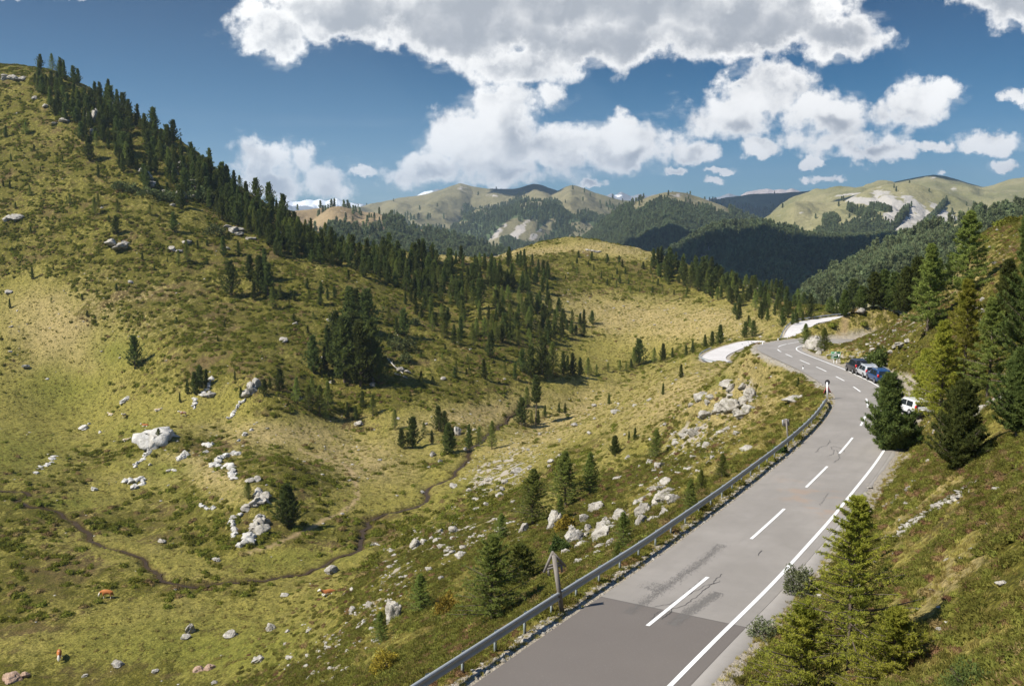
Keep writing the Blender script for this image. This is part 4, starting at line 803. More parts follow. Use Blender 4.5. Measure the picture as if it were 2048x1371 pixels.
# ------------------------------------------------------------------ countless small cover: geometry-node scatter, one stuff object each
def source(meshes):
    c = bpy.data.collections.new('cover_sources')
    for i, m_ in enumerate(meshes): c.objects.link(bpy.data.objects.new(f'cover_{i:02d}', m_))
    return c
def scatter(name, P_, scl, rz, vi, coll, label, tilt=None):
    me = bpy.data.meshes.new(name); me.vertices.add(len(P_)); me.vertices.foreach_set('co', np.asarray(P_, np.float32).ravel())
    fattr(me, 'sc', scl); fattr(me, 'rz', rz); a = me.attributes.new('vi', 'INT', 'POINT'); a.data.foreach_set('value', np.asarray(vi, np.int32)); me.update()
    o = obj(name, me); g = bpy.data.node_groups.new(name, 'GeometryNodeTree')
    g.interface.new_socket('Geometry', in_out='INPUT', socket_type='NodeSocketGeometry'); g.interface.new_socket('Geometry', in_out='OUTPUT', socket_type='NodeSocketGeometry')
    gi = g.nodes.new('NodeGroupInput'); go = g.nodes.new('NodeGroupOutput'); ip = g.nodes.new('GeometryNodeInstanceOnPoints'); ci = g.nodes.new('GeometryNodeCollectionInfo')
    ci.inputs['Collection'].default_value = coll; ci.inputs['Separate Children'].default_value = True; ci.inputs['Reset Children'].default_value = True
    def na(n_, ty):
        n = g.nodes.new('GeometryNodeInputNamedAttribute'); n.data_type = ty; n.inputs['Name'].default_value = n_; return n.outputs['Attribute']
    cx = g.nodes.new('ShaderNodeCombineXYZ'); g.links.new(na('rz', 'FLOAT'), cx.inputs[2])
    g.links.new(gi.outputs[0], ip.inputs['Points']); g.links.new(ci.outputs[0], ip.inputs['Instance']); ip.inputs['Pick Instance'].default_value = True
    g.links.new(na('vi', 'INT'), ip.inputs['Instance Index']); g.links.new(cx.outputs[0], ip.inputs['Rotation']); g.links.new(na('sc', 'FLOAT'), ip.inputs['Scale']); g.links.new(ip.outputs[0], go.inputs[0])
    md = o.modifiers.new('scatter', 'NODES'); md.node_group = g
    return tag(o, label, kind='stuff')
def clump(seed, n, h, bl, bw, mat, spread=.5):
    rg = np.random.RandomState(seed); d = unit(rg.normal(size=(n, 3))); d[:, 2] = np.abs(d[:, 2]); r = rg.uniform(.5, 1, n)
    lob = 1 + .3 * np.sin(np.arctan2(d[:, 1], d[:, 0]) * 3 + seed)
    P_ = d * np.array([1, .8, h]) * (r * lob)[:, None]; V, F = blades(P_, unit(d * [1, 1, 1.4] + rg.normal(size=(n, 3)) * spread), bl * rg.uniform(.6, 1.3, n), bw * rg.uniform(.7, 1.3, n), rg)
    # a leafy core closes the clump
    k = 10; th = np.arange(k) * 2 * math.pi / k; rl = .78 * (1 + .3 * np.sin(th * 3 + seed)); ring = np.stack([np.cos(th) * rl, np.sin(th) * rl * .8, np.full(k, -.15)], 1); ring2 = ring * [.72, .72, 0] + [0, 0, h * .62]
    Vc = np.vstack([ring, ring2, [[0, 0, h * .8]]]); Fc = [(i, (i + 1) % k, k + (i + 1) % k) for i in range(k)] + [(i, k + (i + 1) % k, k + i) for i in range(k)] + [(k + i, k + (i + 1) % k, 2 * k) for i in range(k)]
    V, F = merge([(V, F), (Vc, np.array(Fc))]); return mesh('clump', V, F, mat)
def tuft(seed, n, mat):
    rg = np.random.RandomState(seed); P_ = np.c_[rg.normal(size=(n, 2)) * .35, np.zeros(n)]; d = unit(np.c_[rg.normal(size=(n, 2)) * .5, np.full(n, .9)]); V, F = blades(P_, d, rg.uniform(.5, 1.1, n), np.full(n, .10), rg); return mesh('tuft', V, F, mat)
HSRC = source([clump(i, 130, .55, .34, .17, M_HEATH) for i in range(4)] + [clump(9 + i, 110, .5, .34, .16, M_HEATHB) for i in range(2)])
NSRC = source([clump(20 + i, 300, .5, .26, .10, M_HEATHN) for i in range(4)] + [clump(29 + i, 260, .45, .26, .10, (M_HEATHR, M_HEATHB)[i]) for i in range(2)])
TSRC = source([tuft(40 + i, 34, M_GRASS) for i in range(3)])
Hx = XX; PXg, PYg = project(XX, YY, ZZ)
free = (bd1 - hw > .9) & (bd2 > 4.2) & (bd3 > 1.0)
wide = (PXg > -220) & (PXg < 2400) & (PYg < 1700)
dl = np.gradient(txs)[:, None] * np.gradient(lys)[None]
def pick(weight, n, seed):
    rg = np.random.RandomState(seed); w = (weight * YY * YY * dl).ravel(); w = w / w.sum(); idx = rg.choice(w.size, n, p=w)
    i, j = np.unravel_index(idx, XX.shape); tx = txs[i] + rg.uniform(-.5, .5, n) * np.gradient(txs)[i]; ly = lys[j] + rg.uniform(-.5, .5, n) * LNYs; y = np.exp(ly); x = tx * y
    return np.stack([x, y, Hgt(x, y)], 1), rg
hn = fbm(XX / 3.6, YY / 2.0, 61, 3); hn2 = fbm(XX / 1.4, YY / 1.0, 63, 2)
heath_d = np.clip(1.05 - lawn * 1.25, 0, 1)
patch = sstep(hn, .44, .60) * (.25 + heath_d) + .10 * sstep(hn, .55, .7)
P1, rg = pick(patch * heath_d.clip(.05, 1) * free * wide * (YY > 150) * (YY < 760) * np.where((PYg < 700) & (PXg < 700), 1.5, 1.0), 76000, 1)
scatter('heath', P1, rg.uniform(.45, 1.15, len(P1)), rg.uniform(0, 6.28, len(P1)), rg.choice(6, len(P1), p=[.22, .22, .22, .2, .07, .07]), HSRC, 'dwarf heath and alpenrose cushions covering the hillsides')
P2, rg = pick((sstep(hn, .42, .6) * heath_d + .07) * free * wide * (YY > 40) * (YY <= 170) * (sd1 < 0), 15000, 2)
scatter('heath', P2, rg.uniform(.22, .62, len(P2)), rg.uniform(0, 6.28, len(P2)), rg.choice(6, len(P2), p=[.22, .22, .22, .2, .07, .07]), NSRC, 'heath cushions and low juniper on the slope left of the road')
P3, rg = pick((sstep(hn2, .36, .6) * (.3 + heath_d)) * free * wide * (YY < 62) * (YY > 9), 40000, 3)
scatter('heath', P3, rg.uniform(.11, .38, len(P3)), rg.uniform(0, 6.28, len(P3)), rg.choice(6, len(P3), p=[.2, .2, .2, .18, .11, .11]), NSRC, 'low heath carpet on the near right bank')
P4, rg = pick((sstep(hn2, .36, .6) * (.3 + heath_d)) * free * wide * (YY >= 58) * (YY < 190) * (sd1 > 0) * (bd1 < 80), 11000, 4)
scatter('heath', P4, rg.uniform(.16, .42, len(P4)), rg.uniform(0, 6.28, len(P4)), rg.choice(6, len(P4), p=[.2, .2, .2, .18, .11, .11]), NSRC, 'heath cushions on the far part of the right bank')
P5, rg = pick((.35 + lawn) * free * wide * (YY < 120) * (YY > 14) * (bd1 < 60), 30000, 5)
scatter('grass', P5, rg.uniform(.09, .24, len(P5)), rg.uniform(0, 6.28, len(P5)), rg.randint(0, 3, len(P5)), TSRC, 'dry grass tufts on the banks beside the road')
M_TUSS = leaf_mat('pasture_tussocks', (.20, .185, .05), (.26, .23, .065), (.34, .29, .10), .35)
USRC = source([clump(60 + i, 60, .35, .42, .15, M_TUSS) for i in range(3)])
P10, rg = pick((.06 + lawn) * (.15 + sstep(hn2, .4, .62)) * free * wide * (YY > 60) * (YY < 640), 42000, 10)
scatter('grass', P10, rg.uniform(.16, .55, len(P10)), rg.uniform(0, 6.28, len(P10)), rg.randint(0, 3, len(P10)), USRC, 'coarse pasture grass growing in low tussocks')
P5b, rg = pick(((bd1 - hw > .25) & (bd1 - hw < 1.5)) * 1.0 * (YY < 110) * (YY > 14) * wide, 3500, 55)
scatter('grass', P5b, rg.uniform(.08, .2, len(P5b)), rg.uniform(0, 6.28, len(P5b)), rg.randint(0, 3, len(P5b)), TSRC, 'thin grass growing along the asphalt edge')

def joined(src):
    cr, tr, H = src; n = len(cr.vertices); a = np.empty(n * 3, np.float32); cr.vertices.foreach_get('co', a); m2 = len(tr.vertices); b = np.empty(m2 * 3, np.float32); tr.vertices.foreach_get('co', b)
    f = [tuple(p.vertices) for p in cr.polygons] + [tuple(v + n for v in p.vertices) for p in tr.polygons]
    return mesh('tree', np.vstack([a.reshape(-1, 3), b.reshape(-1, 3)]), f, [cr.materials[0], tr.materials[0]], midx=[0] * len(cr.polygons) + [1] * len(tr.polygons))
for kind_, srcs, lab in (('stone_pine', PINES + SLIMP, 'smaller stone pines filling the woods and dotted over the hillsides'), ('larch_tree', LARCHES, 'smaller larches filling the woods')):
    E_ = REST[kind_]
    if E_:
        rg = np.random.RandomState(5); J = source([joined(x) for x in srcs]); scatter('conifer_wood', np.array([tuple(e[3]) for e in E_]), np.array([e[4] / e[2][2] for e in E_]), rg.uniform(0, 6.28, len(E_)), [srcs.index(e[2]) for e in E_], J, lab)

# ------------------------------------------------------------------ rocks
def rock_mat(name, a, b_col, lichen):
    m, t, b = principled(name, .9, .2); oi = N(t, 'ShaderNodeTexCoord').outputs['Object']; p = geo(t)
    n1 = NOISE(t, p, .9, 6, .65); n2 = NOISE(t, p, 4.5, 5, .65); c = MIX(t, SS(t, n1, .32, .68), a, b_col); c = MIX(t, M(t, 'MULTIPLY', SS(t, n2, .56, .72), .6), c, lichen)
    c = MIX(t, M(t, 'MULTIPLY', SS(t, n2, .32, .44, 1, 0), .75), c, tuple(x * .35 for x in a)); n3 = NOISE(t, p, 2.2, 4, .6); c = MIX(t, M(t, 'MULTIPLY', SS(t, n3, .60, .66), .6), c, (.16, .16, .06)); t.links.new(c, b.inputs['Base Color']); bump(t, b, M(t, 'ADD', n1, n2), .8, .25); return m
M_ROCK = rock_mat('pale_gneiss', (.27, .245, .21), (.47, .44, .39), (.24, .22, .15))
M_ROCKW = rock_mat('white_quartz_rock', (.40, .38, .35), (.60, .58, .54), (.34, .32, .26))
M_ROCKR = rock_mat('rusty_rock', (.30, .19, .13), (.46, .33, .25), (.36, .32, .27))
def rock_data(seed, sub=3, cuts=13, rough=.10):
    rg = np.random.RandomState(seed); bm = bmesh.new(); bmesh.ops.create_icosphere(bm, subdivisions=sub, radius=1)
    V = np.array([v.co for v in bm.verts]); F = np.array([[v.index for v in f.verts] for f in bm.faces]); bm.free()
    for _ in range(cuts):
        n = unit(rg.normal(size=3)); d = rg.uniform(.42, .80); e = V @ n - d; V = V - np.where(e > 0, e, 0)[:, None] * n
    V = V + V * ((fbm(V[:, 0] * 2.3 + seed, V[:, 1] * 2.3 + V[:, 2] * 3.1, seed, 3) - .5) * rough * 4)[:, None]
    cr_ = np.abs(fbm(V[:, 0] * 1.9 + seed * 3, V[:, 1] * 1.6 + V[:, 2] * 2.6, seed + 30, 3) - .5); V = V * (1 - .30 * np.exp(-(cr_ / .035) ** 2) - .12 * np.exp(-(np.abs(fbm(V[:, 0] * 5, V[:, 1] * 4 + V[:, 2] * 6, seed + 50, 2) - .5) / .05) ** 2))[:, None]
    return V, F
RD = [rock_data(100 + i) for i in range(10)]; RDL = [rock_data(130 + i, 2, 9) for i in range(5)]
def rmat(ax, ay, az, s):
    return np.array((Matrix.Rotation(az, 3, 'Z') @ Matrix.Rotation(ay, 3, 'Y') @ Matrix.Rotation(ax, 3, 'X'))) * np.array(s)[None]
RDH = [rock_data(160 + i, 4, 15) for i in range(10)]; RM = [mesh('boulder', v, f, M_ROCK) for v, f in RDH]; RMW = [mesh('boulder', v, f, M_ROCKW) for v, f in RDH[:5]]; RMR = mesh('boulder', *RDH[2], M_ROCKR)
SZ = .64
def boulder(x, y, w, h, label, group=None, mat='g', seed=0, ymin=6, name='boulder'):
    rr = random.Random(int(x * 31 + y * 7 + seed)); p = hit(x, y, ymin); k = p.y / FPX; me = (RMR if mat == 'r' else rr.choice(RMW if mat == 'w' else RM))
    o = obj(name, me, loc=p + Vector((0, 0, h * k * .20)), rot=(rr.uniform(-.25, .25), rr.uniform(-.35, .35), rr.uniform(0, 6.28)), scale=(w * k * SZ, w * k * SZ * .9, h * k * SZ * 1.12))
    return tag(o, label, 'rock' if name != 'boulder' else 'boulder', group)
def row(where, lst, mat='g', ymin=6, noun='boulder'):
    global SZ; SZ = .82 if 'boulder field' in where or 'pale group' in where else .66
    lst = sorted(lst); n = len(lst)
    for i, (x, y, w, h) in enumerate(lst):
        size = 'large' if w > 34 else ('small' if w < 16 else 'middle sized'); col = 'rusty' if mat == 'r' else ('white' if mat == 'w' else 'pale grey')
        boulder(x, y, w, h, (f'{size} {col} {noun}, ' + (f'{ORD[i]} from left {where}' if i < n - 1 else f'rightmost {where}')) if n > 1 else f'{size} {col} {noun} {where}', f'rocks {where}' if n > 1 else None, mat, ymin=ymin)
row('standing upright by the dark larch', [(792,1238,34,60)])
row('in boulder field nearest wooden sign', [(1150,1085,32,24),(1160,1098,38,16),(1138,1108,30,14),(1205,1082,36,44),(1222,1092,24,16),(1145,1068,18,26),(1170,1075,16,14),(1185,1078,14,12),(1175,1060,14,12),(1205,1056,20,20),(1224,1058,26,14),(1212,1042,14,12),(1158,1130,24,18),(1175,1120,16,12),(1200,1110,24,12)])
row('in boulder field above middle guardrail', [(1192,1022,34,28),(1110,1058,26,36),(1235,1035,24,18),(1292,1032,36,36),(1280,1055,28,24),(1330,1000,40,22),(1345,1008,26,18),(1318,1010,20,16),(1328,1030,26,16),(1270,1010,14,12),(1285,1000,18,10),(1306,1045,20,14),(1170,1045,22,24),(1316,980,26,12),(1048,1062,18,22),(1335,968,22,12)])
row('on slope left of square sign', [(1300,928,22,16),(1318,934,30,18),(1236,960,30,10),(1256,918,12,12),(1352,890,20,14),(1410,895,18,14),(1425,918,14,14),(1388,870,24,18),(1365,874,18,10),(1375,862,18,8),(1440,868,20,12),(1455,860,22,10),(1475,868,18,10),(1410,835,30,16),(1392,862,12,8)])
row('in pale group on upper slope', [(1440,824,26,16),(1462,820,34,22),(1487,832,28,14),(1500,822,20,16),(1505,796,26,20),(1493,806,22,22),(1475,826,18,12),(1462,780,14,12),(1482,778,14,12),(1400,800,24,18),(1415,808,14,10),(1382,812,12,8),(1420,796,20,10),(1590,802,36,10),(1605,796,20,8),(1455,772,26,10)])
row('on grassy middle slope', [(1080,870,10,6),(1120,880,10,6),(1150,852,16,8),(1180,868,12,7),(1190,812,12,6),(1230,826,18,7),(1270,812,14,6),(1300,800,14,6),(1190,838,8,6),(1120,912,12,6),(1100,935,10,8),(1060,935,12,8),(1035,945,24,12),(1100,925,16,10),(1012,965,16,10),(1250,870,10,6),(1330,850,12,6),(1300,880,9,6)])
row('in scree left of dark larches', [(905,975,18,10),(940,982,14,8),(963,970,12,8),(978,960,16,8),(1005,980,20,8),(1000,992,22,9),(950,1000,20,8),(975,1010,16,8),(910,1065,24,16),(960,1075,14,10),(950,1058,18,8),(872,1085,16,10),(832,1092,26,16),(848,1086,16,12),(885,1098,24,14),(895,1108,20,12),(920,1112,24,12),(930,1100,20,12),(905,1105,14,8),(880,1065,14,8),(845,985,12,5),(952,1020,16,8),(1030,1005,14,9)])
row('at lower edge of boulder slope', [(805,1158,18,10),(770,1125,10,6),(738,1212,16,14),(706,1225,20,16),(730,1250,22,10),(720,1256,14,8),(668,1272,12,8),(705,1180,14,9),(690,1190,10,8),(640,1318,12,8),(612,1336,16,10),(655,1305,14,10),(630,1350,18,10),(600,1355,14,9),(680,1292,14,8),(746,1258,14,8),(860,1142,18,12),(884,1160,16,10)])
row('lying on the valley grass', [(660,1145,32,16),(568,1192,18,8),(540,1260,20,18),(462,1272,26,14),(380,1262,18,26),(370,1278,18,10),(518,1322,26,16),(570,1290,9,8),(620,1262,16,10),(574,1264,12,8),(578,1336,14,10),(510,1318,8,6),(436,1122,14,12),(326,1084,18,9),(430,1120,16,8),(238,1330,26,12),(310,1345,14,9),(170,1352,12,8),(430,1365,16,8),(350,1180,6,4)])
row('with red faces on valley bottom', [(398,1340,22,16),(418,1338,26,16)], 'r')
row('in heath of bottom left corner', [(28,1358,44,20),(52,1352,20,16)], 'r')
row('by stream behind heath knoll', [(915,868,24,26),(902,888,18,20),(865,912,14,16),(880,924,10,8),(948,862,10,6),(930,900,8,6),(716,850,22,10),(850,850,9,6),(795,838,10,5)])
row('on far meadow of valley', [(250,802,22,8),(170,858,22,9),(178,848,8,5),(190,980,12,8),(268,975,16,10),(200,865,8,5),(350,942,12,5),(490,870,14,10),(503,862,8,6),(410,905,12,5),(478,882,8,5),(300,930,8,6),(52,735,14,6),(95,760,8,4)], 'w')
row('poking out of left hillside', [(240,498,34,14),(224,490,26,12),(250,490,18,10),(30,442,30,12),(12,440,16,10),(345,500,16,8),(375,488,20,10),(360,505,16,8),(190,270,18,12),(205,265,12,8),(186,244,18,26),(195,232,16,14),(30,160,26,10),(12,158,16,8),(45,158,20,8),(90,215,12,8),(70,200,14,8),(130,245,18,8),(150,150,14,10),(225,220,14,16),(178,240,14,18),(110,250,14,6),(480,460,26,8),(455,455,18,7),(515,535,10,6),(262,567,14,6),(20,585,16,6),(10,160,14,8),(345,412,10,8)])
row('in crags below ridge wood', [(295,360,22,22),(310,375,20,16),(335,392,18,18),(285,345,14,12),(375,368,26,14),(395,376,26,12),(410,380,14,10),(362,338,18,16),(350,350,18,16),(300,385,16,10),(360,395,22,16),(465,462,22,12),(480,470,16,8),(500,480,18,8),(560,470,12,8),(455,500,14,8),(385,395,16,10)])
row('among clumps on left slope', [(660,640,18,8),(735,755,18,18),(750,760,14,10),(665,765,12,8),(800,742,14,12),(815,745,16,8),(650,720,16,8),(565,680,18,6),(590,650,14,6),(745,770,20,8),(885,760,12,6),(600,800,8,6),(940,700,8,5),(1010,760,8,6)])
row('on bank above parked cars', [(1700,745,16,10),(1712,730,14,10),(1730,722,20,8),(1690,735,12,8),(1746,700,14,8),(1780,705,14,8),(1790,695,12,8),(1770,715,12,8),(1800,690,22,10),(1815,684,20,8),(1760,690,12,6),(1720,745,12,8),(1738,690,12,6),(1705,716,12,8),(1790,665,12,6),(1842,640,12,6)], ymin=90)
row('lying on near right bank', [(2042,912,12,10),(1892,1120,12,6),(2006,1168,26,10),(1975,1160,12,5),(1880,1258,16,6),(1935,1252,22,9),(1960,1330,12,6),(1638,1196,16,10),(1590,1240,24,14),(1610,1232,18,12),(2036,1300,10,5),(1690,1290,12,9),(1650,1330,10,6),(1575,1330,12,7),(1990,1080,10,5),(1986,1024,14,7),(1960,640,14,6),(1930,635,12,6),(1990,530,14,6),(1850,512,12,5),(1800,1040,9,5)])
row('as the lichen covered crag inside the bend', [(1629,700,44,44)], ymin=90)
row('beside the crag inside the bend', [(1610,696,12,10),(1636,708,14,10),(1660,712,14,8)], ymin=90)

def outcrop(label, path_px, n, wpx, hpx, mat=None, seed=0, ymin=6, spread=1.0, name='rock_outcrop'):
    rr = random.Random(seed + 500); pts = [hit(*p, ymin) for p in path_px]; parts = []; c = pts[0]
    Q, _, Nn, S = smooth_path([tuple(p) for p in pts], .2, 0) if len(pts) > 1 else (np.array([pts[0]]), 0, np.array([[1, 0, 0]]), [0])
    n = int(n * 1.4) if n > 2 else n
    for i in range(n):
        q = Q[int((i + rr.random()) / n * (len(Q) - 1))]; k = q[1] / FPX; w = rr.uniform(.6, 1.4) * wpx * k * .64; h = rr.uniform(.5, 1.2) * hpx * k * .56
        off = Nn[0] * rr.uniform(-1, 1) * wpx * k * .35 * spread; x, y = q[0] + off[0], q[1] + off[1]; z = float(Hgt(x, y)); V, F = RD[rr.randrange(10)]
        A = rmat(rr.uniform(-.2, .2), rr.uniform(-.25, .25), rr.uniform(0, 6.28), (w, w * .8, h)); parts.append((V @ A.T + np.array([x, y, z + h * .12]) - np.array(c), F))
    V, F = merge(parts); o = obj(name, mesh(name, V, F, mat or M_ROCKW), loc=c); return tag(o, label, 'rock outcrop')
outcrop('big rounded pale boulder with a small larch in front', [(313,880),(322,876)], 2, 74, 92, M_ROCKW, 1, spread=.3)
outcrop('pale rock tail running down left from the big rounded boulder', [(296,878),(272,884)], 7, 12, 8, M_ROCKW, 2)
outcrop('white rib of rock below the big rounded boulder', [(308,890),(290,915),(278,926),(268,935)], 12, 12, 10, M_ROCKW, 3)
outcrop('white rock patch at the lower end of the pale rib', [(262,960),(252,965),(282,958),(288,970)], 9, 14, 12, M_ROCKW, 4)
outcrop('small pale outcrop at the left edge of the heath mound', [(112,912),(85,935),(72,947)], 8, 16, 8, M_ROCKW, 5)
outcrop('round topped white rock between the knolls', [(410,892),(426,892)], 4, 20, 16, M_ROCKW, 6)
outcrop('white slab with heath on its right side', [(362,918),(376,910)], 5, 16, 16, M_ROCKW, 7)
outcrop('jagged white outcrop in the middle of the heath knoll', [(478,904),(458,912),(430,928),(440,935),(460,932),(466,950),(470,960)], 22, 20, 16, M_ROCKW, 8)
outcrop('pale block topping the large crag of the heath knoll', [(508,962)], 2, 22, 22, M_ROCK, 9)
outcrop('upper part of the large pale crag on the heath knoll', [(518,990),(526,1002),(512,1010),(500,1012)], 10, 24, 26, M_ROCK, 10)
outcrop('lower right wall of the large pale crag on the heath knoll', [(524,1035),(520,1055),(522,1065)], 8, 26, 34, M_ROCK, 11)
outcrop('leaning slab left of the large pale crag', [(478,1032),(464,1044),(470,1060),(466,1075)], 8, 18, 22, M_ROCKW, 12)
outcrop('broad white foot of the large pale crag', [(480,1092),(500,1088),(495,1075),(505,1085)], 8, 30, 22, M_ROCKW, 13)
outcrop('thin white outcrop on the heath left of the large crag', [(400,1008),(410,1015),(425,1020)], 6, 12, 12, M_ROCKW, 14)
outcrop('pale crag on top of the upper rocky knoll', [(508,772),(500,785),(492,795)], 8, 20, 24, M_ROCK, 15)
outcrop('white rib down the front of the upper rocky knoll', [(492,800),(478,812),(470,825),(458,838)], 10, 11, 10, M_ROCKW, 16)
outcrop('pale rib on the left flank of the upper rocky knoll', [(425,755),(410,785),(392,800),(386,820)], 12, 12, 10, M_ROCKW, 17)
outcrop('grey crag beside the left rib of the upper knoll', [(417,790)], 3, 20, 16, M_ROCK, 18)
outcrop('long scaly rock slab on the bank above the road', [(1960,965),(1920,990),(1880,1015),(1840,1042),(1800,1070)], 110, 24, 12, M_ROCK, 19, ymin=20, spread=2.6)
outcrop('crumbling rock streak beside the road below the pines', [(1830,965),(1810,985),(1790,1000)], 34, 16, 9, M_ROCK, 20, ymin=20, spread=2.4)
outcrop('sloping flat rock beside the dark young pine', [(2010,795),(1985,810),(1965,825),(1958,835)], 16, 26, 20, M_ROCK, 21, ymin=25)
outcrop('pale rubble under the young pine above the road', [(1965,600),(1955,620),(1975,640),(1985,650)], 14, 14, 9, M_ROCK, 22, ymin=40)
outcrop('broken pale rock at the very edge of the road', [(1735,960),(1730,985),(1715,1010)], 12, 14, 10, M_ROCK, 23, ymin=25)
outcrop('brown rock outcrop on top of the crest right of the far bend', [(1715,592),(1728,588)], 4, 22, 14, M_ROCK, 24, ymin=100)
outcrop('pale rocks scattered over the knoll crest', [(1175,500),(1190,504),(1200,503)], 8, 10, 5, M_ROCK, 25)
outcrop('orange soil and rock cut behind the guardrail at the bottom', [(905,1320),(930,1305),(950,1296)], 8, 18, 6, M_ROCKR, 26)
# the soil scar and bits of stone
stones = source([mesh('stone', v * np.array([1, .9, .6]), f, M_ROCK) for v, f in RDL])
sc_w = np.zeros_like(XX)
for a in [(1000,940,90,40,-30),(880,1080,100,40,-15),(1000,1050,80,36,0),(760,1190,110,40,-45),(660,1330,110,70,-50),(1170,1140,80,40,0),(1230,1060,90,60,-30),(1310,990,80,50,-35),(1400,870,110,60,-30),(1480,800,80,50,-40),(1350,930,110,50,-35)]: sc_w = np.maximum(sc_w, gz(*a))
P6, rg = pick((sc_w ** 2 * 1.0 + .004) * free * wide * (YY < 320) * (YY > 18) * (.06 + sstep(fbm(XX / 3.1, YY / 3.1, 91, 3), .48, .66)), 5200, 6)
scatter('stones', P6, rg.lognormal(-1.9, .6, len(P6)).clip(.05, .8), rg.uniform(0, 6.28, len(P6)), rg.randint(0, 5, len(P6)), stones, 'pale stones and scree scattered over the slope below the road')
P7, rg = pick((.4 + gz(1760, 700, 80, 40, -20) * 5) * free * wide * (YY < 170) * (YY > 14) * (sd1 > 0) * (bd1 < 60), 2300, 7)
scatter('stones', P7, rg.lognormal(-2.35, .55, len(P7)).clip(.04, .4), rg.uniform(0, 6.28, len(P7)), rg.randint(0, 5, len(P7)), stones, 'small pale stones lying on the right bank')
P8, rg = pick(((bd1 - hw > .15) & (bd1 - hw < .9) & (sd1 < 0)) * 1.0 * (YY < 160) * (YY > 14), 2400, 8)
scatter('stones', P8, rg.lognormal(-2.6, .45, len(P8)).clip(.03, .25), rg.uniform(0, 6.28, len(P8)), rg.randint(0, 5, len(P8)), stones, 'broken stones along the left edge of the road')
P9, rg = pick((.05 + tan) * free * wide * (YY > 200) * (YY < 640), 1500, 9)
scatter('stones', P9, rg.lognormal(-1.1, .5, len(P9)).clip(.12, 1.1), rg.uniform(0, 6.28, len(P9)), rg.randint(0, 5, len(P9)), stones, 'pale stones dotted over the far pastures')

# ------------------------------------------------------------------ woods of the distant hills
def far_tree(seed, H, Rr):
    cr, tr, _ = conifer(seed, H, Rr, 'pine', 26, 3, 1, 3, 1.9, 1.0, wavy=.2, mat=M_FOREST); bpy.data.meshes.remove(tr)
    return cr
FSRC = source([far_tree(300 + i, 10, 1.75 + .25 * (i % 3)) for i in range(4)])
def forest(key, n, smin, smax, seed, label, thin=.02):
    X, Yb, Z, w, PX, PY, V_ = HILLS[key]; rg = np.random.RandomState(seed)
    a = np.abs(np.gradient(X, axis=0) * np.gradient(Yb, axis=1)); wt = (sstep(w, .25, .7) + thin) * a * (PX > -60) * (PX < 2110) * (V_ < 1.05) * (PY < 640); wt = (wt / wt.sum()).ravel()
    idx = rg.choice(wt.size, n, p=wt); i, j = np.unravel_index(idx, X.shape); i = np.clip(i, 0, X.shape[0] - 2); j = np.clip(j, 0, X.shape[1] - 2); u = rg.rand(n); v = rg.rand(n)
    g = lambda A: A[i, j] * (1 - u) * (1 - v) + A[i + 1, j] * u * (1 - v) + A[i, j + 1] * (1 - u) * v + A[i + 1, j + 1] * u * v
    scatter('forest', np.stack([g(X), g(Yb), g(Z) - .5], 1), rg.uniform(smin, smax, n) / 10, rg.uniform(0, 6.28, n), rg.randint(0, 4, n), FSRC, label)
forest('tanhill', 8000, 8, 16, 1, 'conifer wood on the lower slopes of the tan hill')
forest('shade', 24000, 9, 18, 2, 'dark conifer forest on the shaded slope', .1)
forest('dome', 18000, 11, 19, 3, 'conifer forest covering the rounded hill')
forest('cone', 9000, 13, 20, 4, 'conifer forest at the foot of the cone shaped mountain', .004)
forest('bigm', 17000, 13, 21, 5, 'conifer forest below the highest summit', .002)
forest('cliff', 8000, 10, 17, 6, 'conifer wood under the limestone cliff', .001)
forest('dark', 2500, 15, 24, 7, 'thin forest on the far heath ridge', .01)
forest('spur', 2600, 7, 13, 8, 'bright conifer wood on the spur behind the right bank', .12)
# ------------------------------------------------------------------ stream
M_WAT, t_, b_ = principled('peaty_water', .45, .25); b_.inputs['Base Color'].default_value = (.045, .028, .013, 1)
i0 = 4; Q = STR[i0:]; hwid = (.18 + .42 * fbm(STS[i0:] / 6, STS[i0:] * 0, 8, 3))[:, None]
Q = Q.copy(); Q[:, 2] = Hgt(Q[:, 0], Q[:, 1]) + .10; Vs = np.stack([Q - STN[i0:] * hwid, Q + STN[i0:] * hwid], 1)
tag(obj('stream', mesh('stream', Vs.reshape(-1, 3), gridfaces(len(Q), 2)[:, ::-1], M_WAT)), 'narrow dark brook winding over the valley floor', kind='structure')

# ------------------------------------------------------------------ guardrails
def metal(name, c, rough=.45, met=.6):
    m, t, b = principled(name, rough, .4); n = NOISE(t, geo(t), 3.0, 4, .6); t.links.new(MIX(t, n, tuple(x * .78 for x in c), c), b.inputs['Base Color']); b.inputs['Metallic'].default_value = met; return m
M_GALV = metal('galvanised_steel', (.40, .42, .43), .5, .15); M_GALVD = metal('weathered_steel', (.36, .40, .40), .55, .3)
prof = [(0, .155), (.030, .145), (.078, .115), (.078, .065), (.012, .022), (.012, -.022), (.078, -.065), (.078, -.115), (.030, -.145), (0, -.155), (-.006, -.150), (.022, -.138), (.066, -.108), (.066, -.07), (0, -.024), (0, .024), (.066, .07), (.066, .108), (.022, .138), (-.006, .150)]
def box(c, ax, s):
    """eight corners of a box at c with axes ax (3x3 rows) and half sizes s"""
    c = np.asarray(c, float); ax = np.asarray(ax, float); V = np.array([c + ax[0] * s[0] * i + ax[1] * s[1] * j + ax[2] * s[2] * k for i in (-1, 1) for j in (-1, 1) for k in (-1, 1)])
    F = np.array([(0, 1, 3, 2), (4, 6, 7, 5), (0, 4, 5, 1), (2, 3, 7, 6), (0, 2, 6, 4), (1, 5, 7, 3)]); return V, F
EYE = np.eye(3)
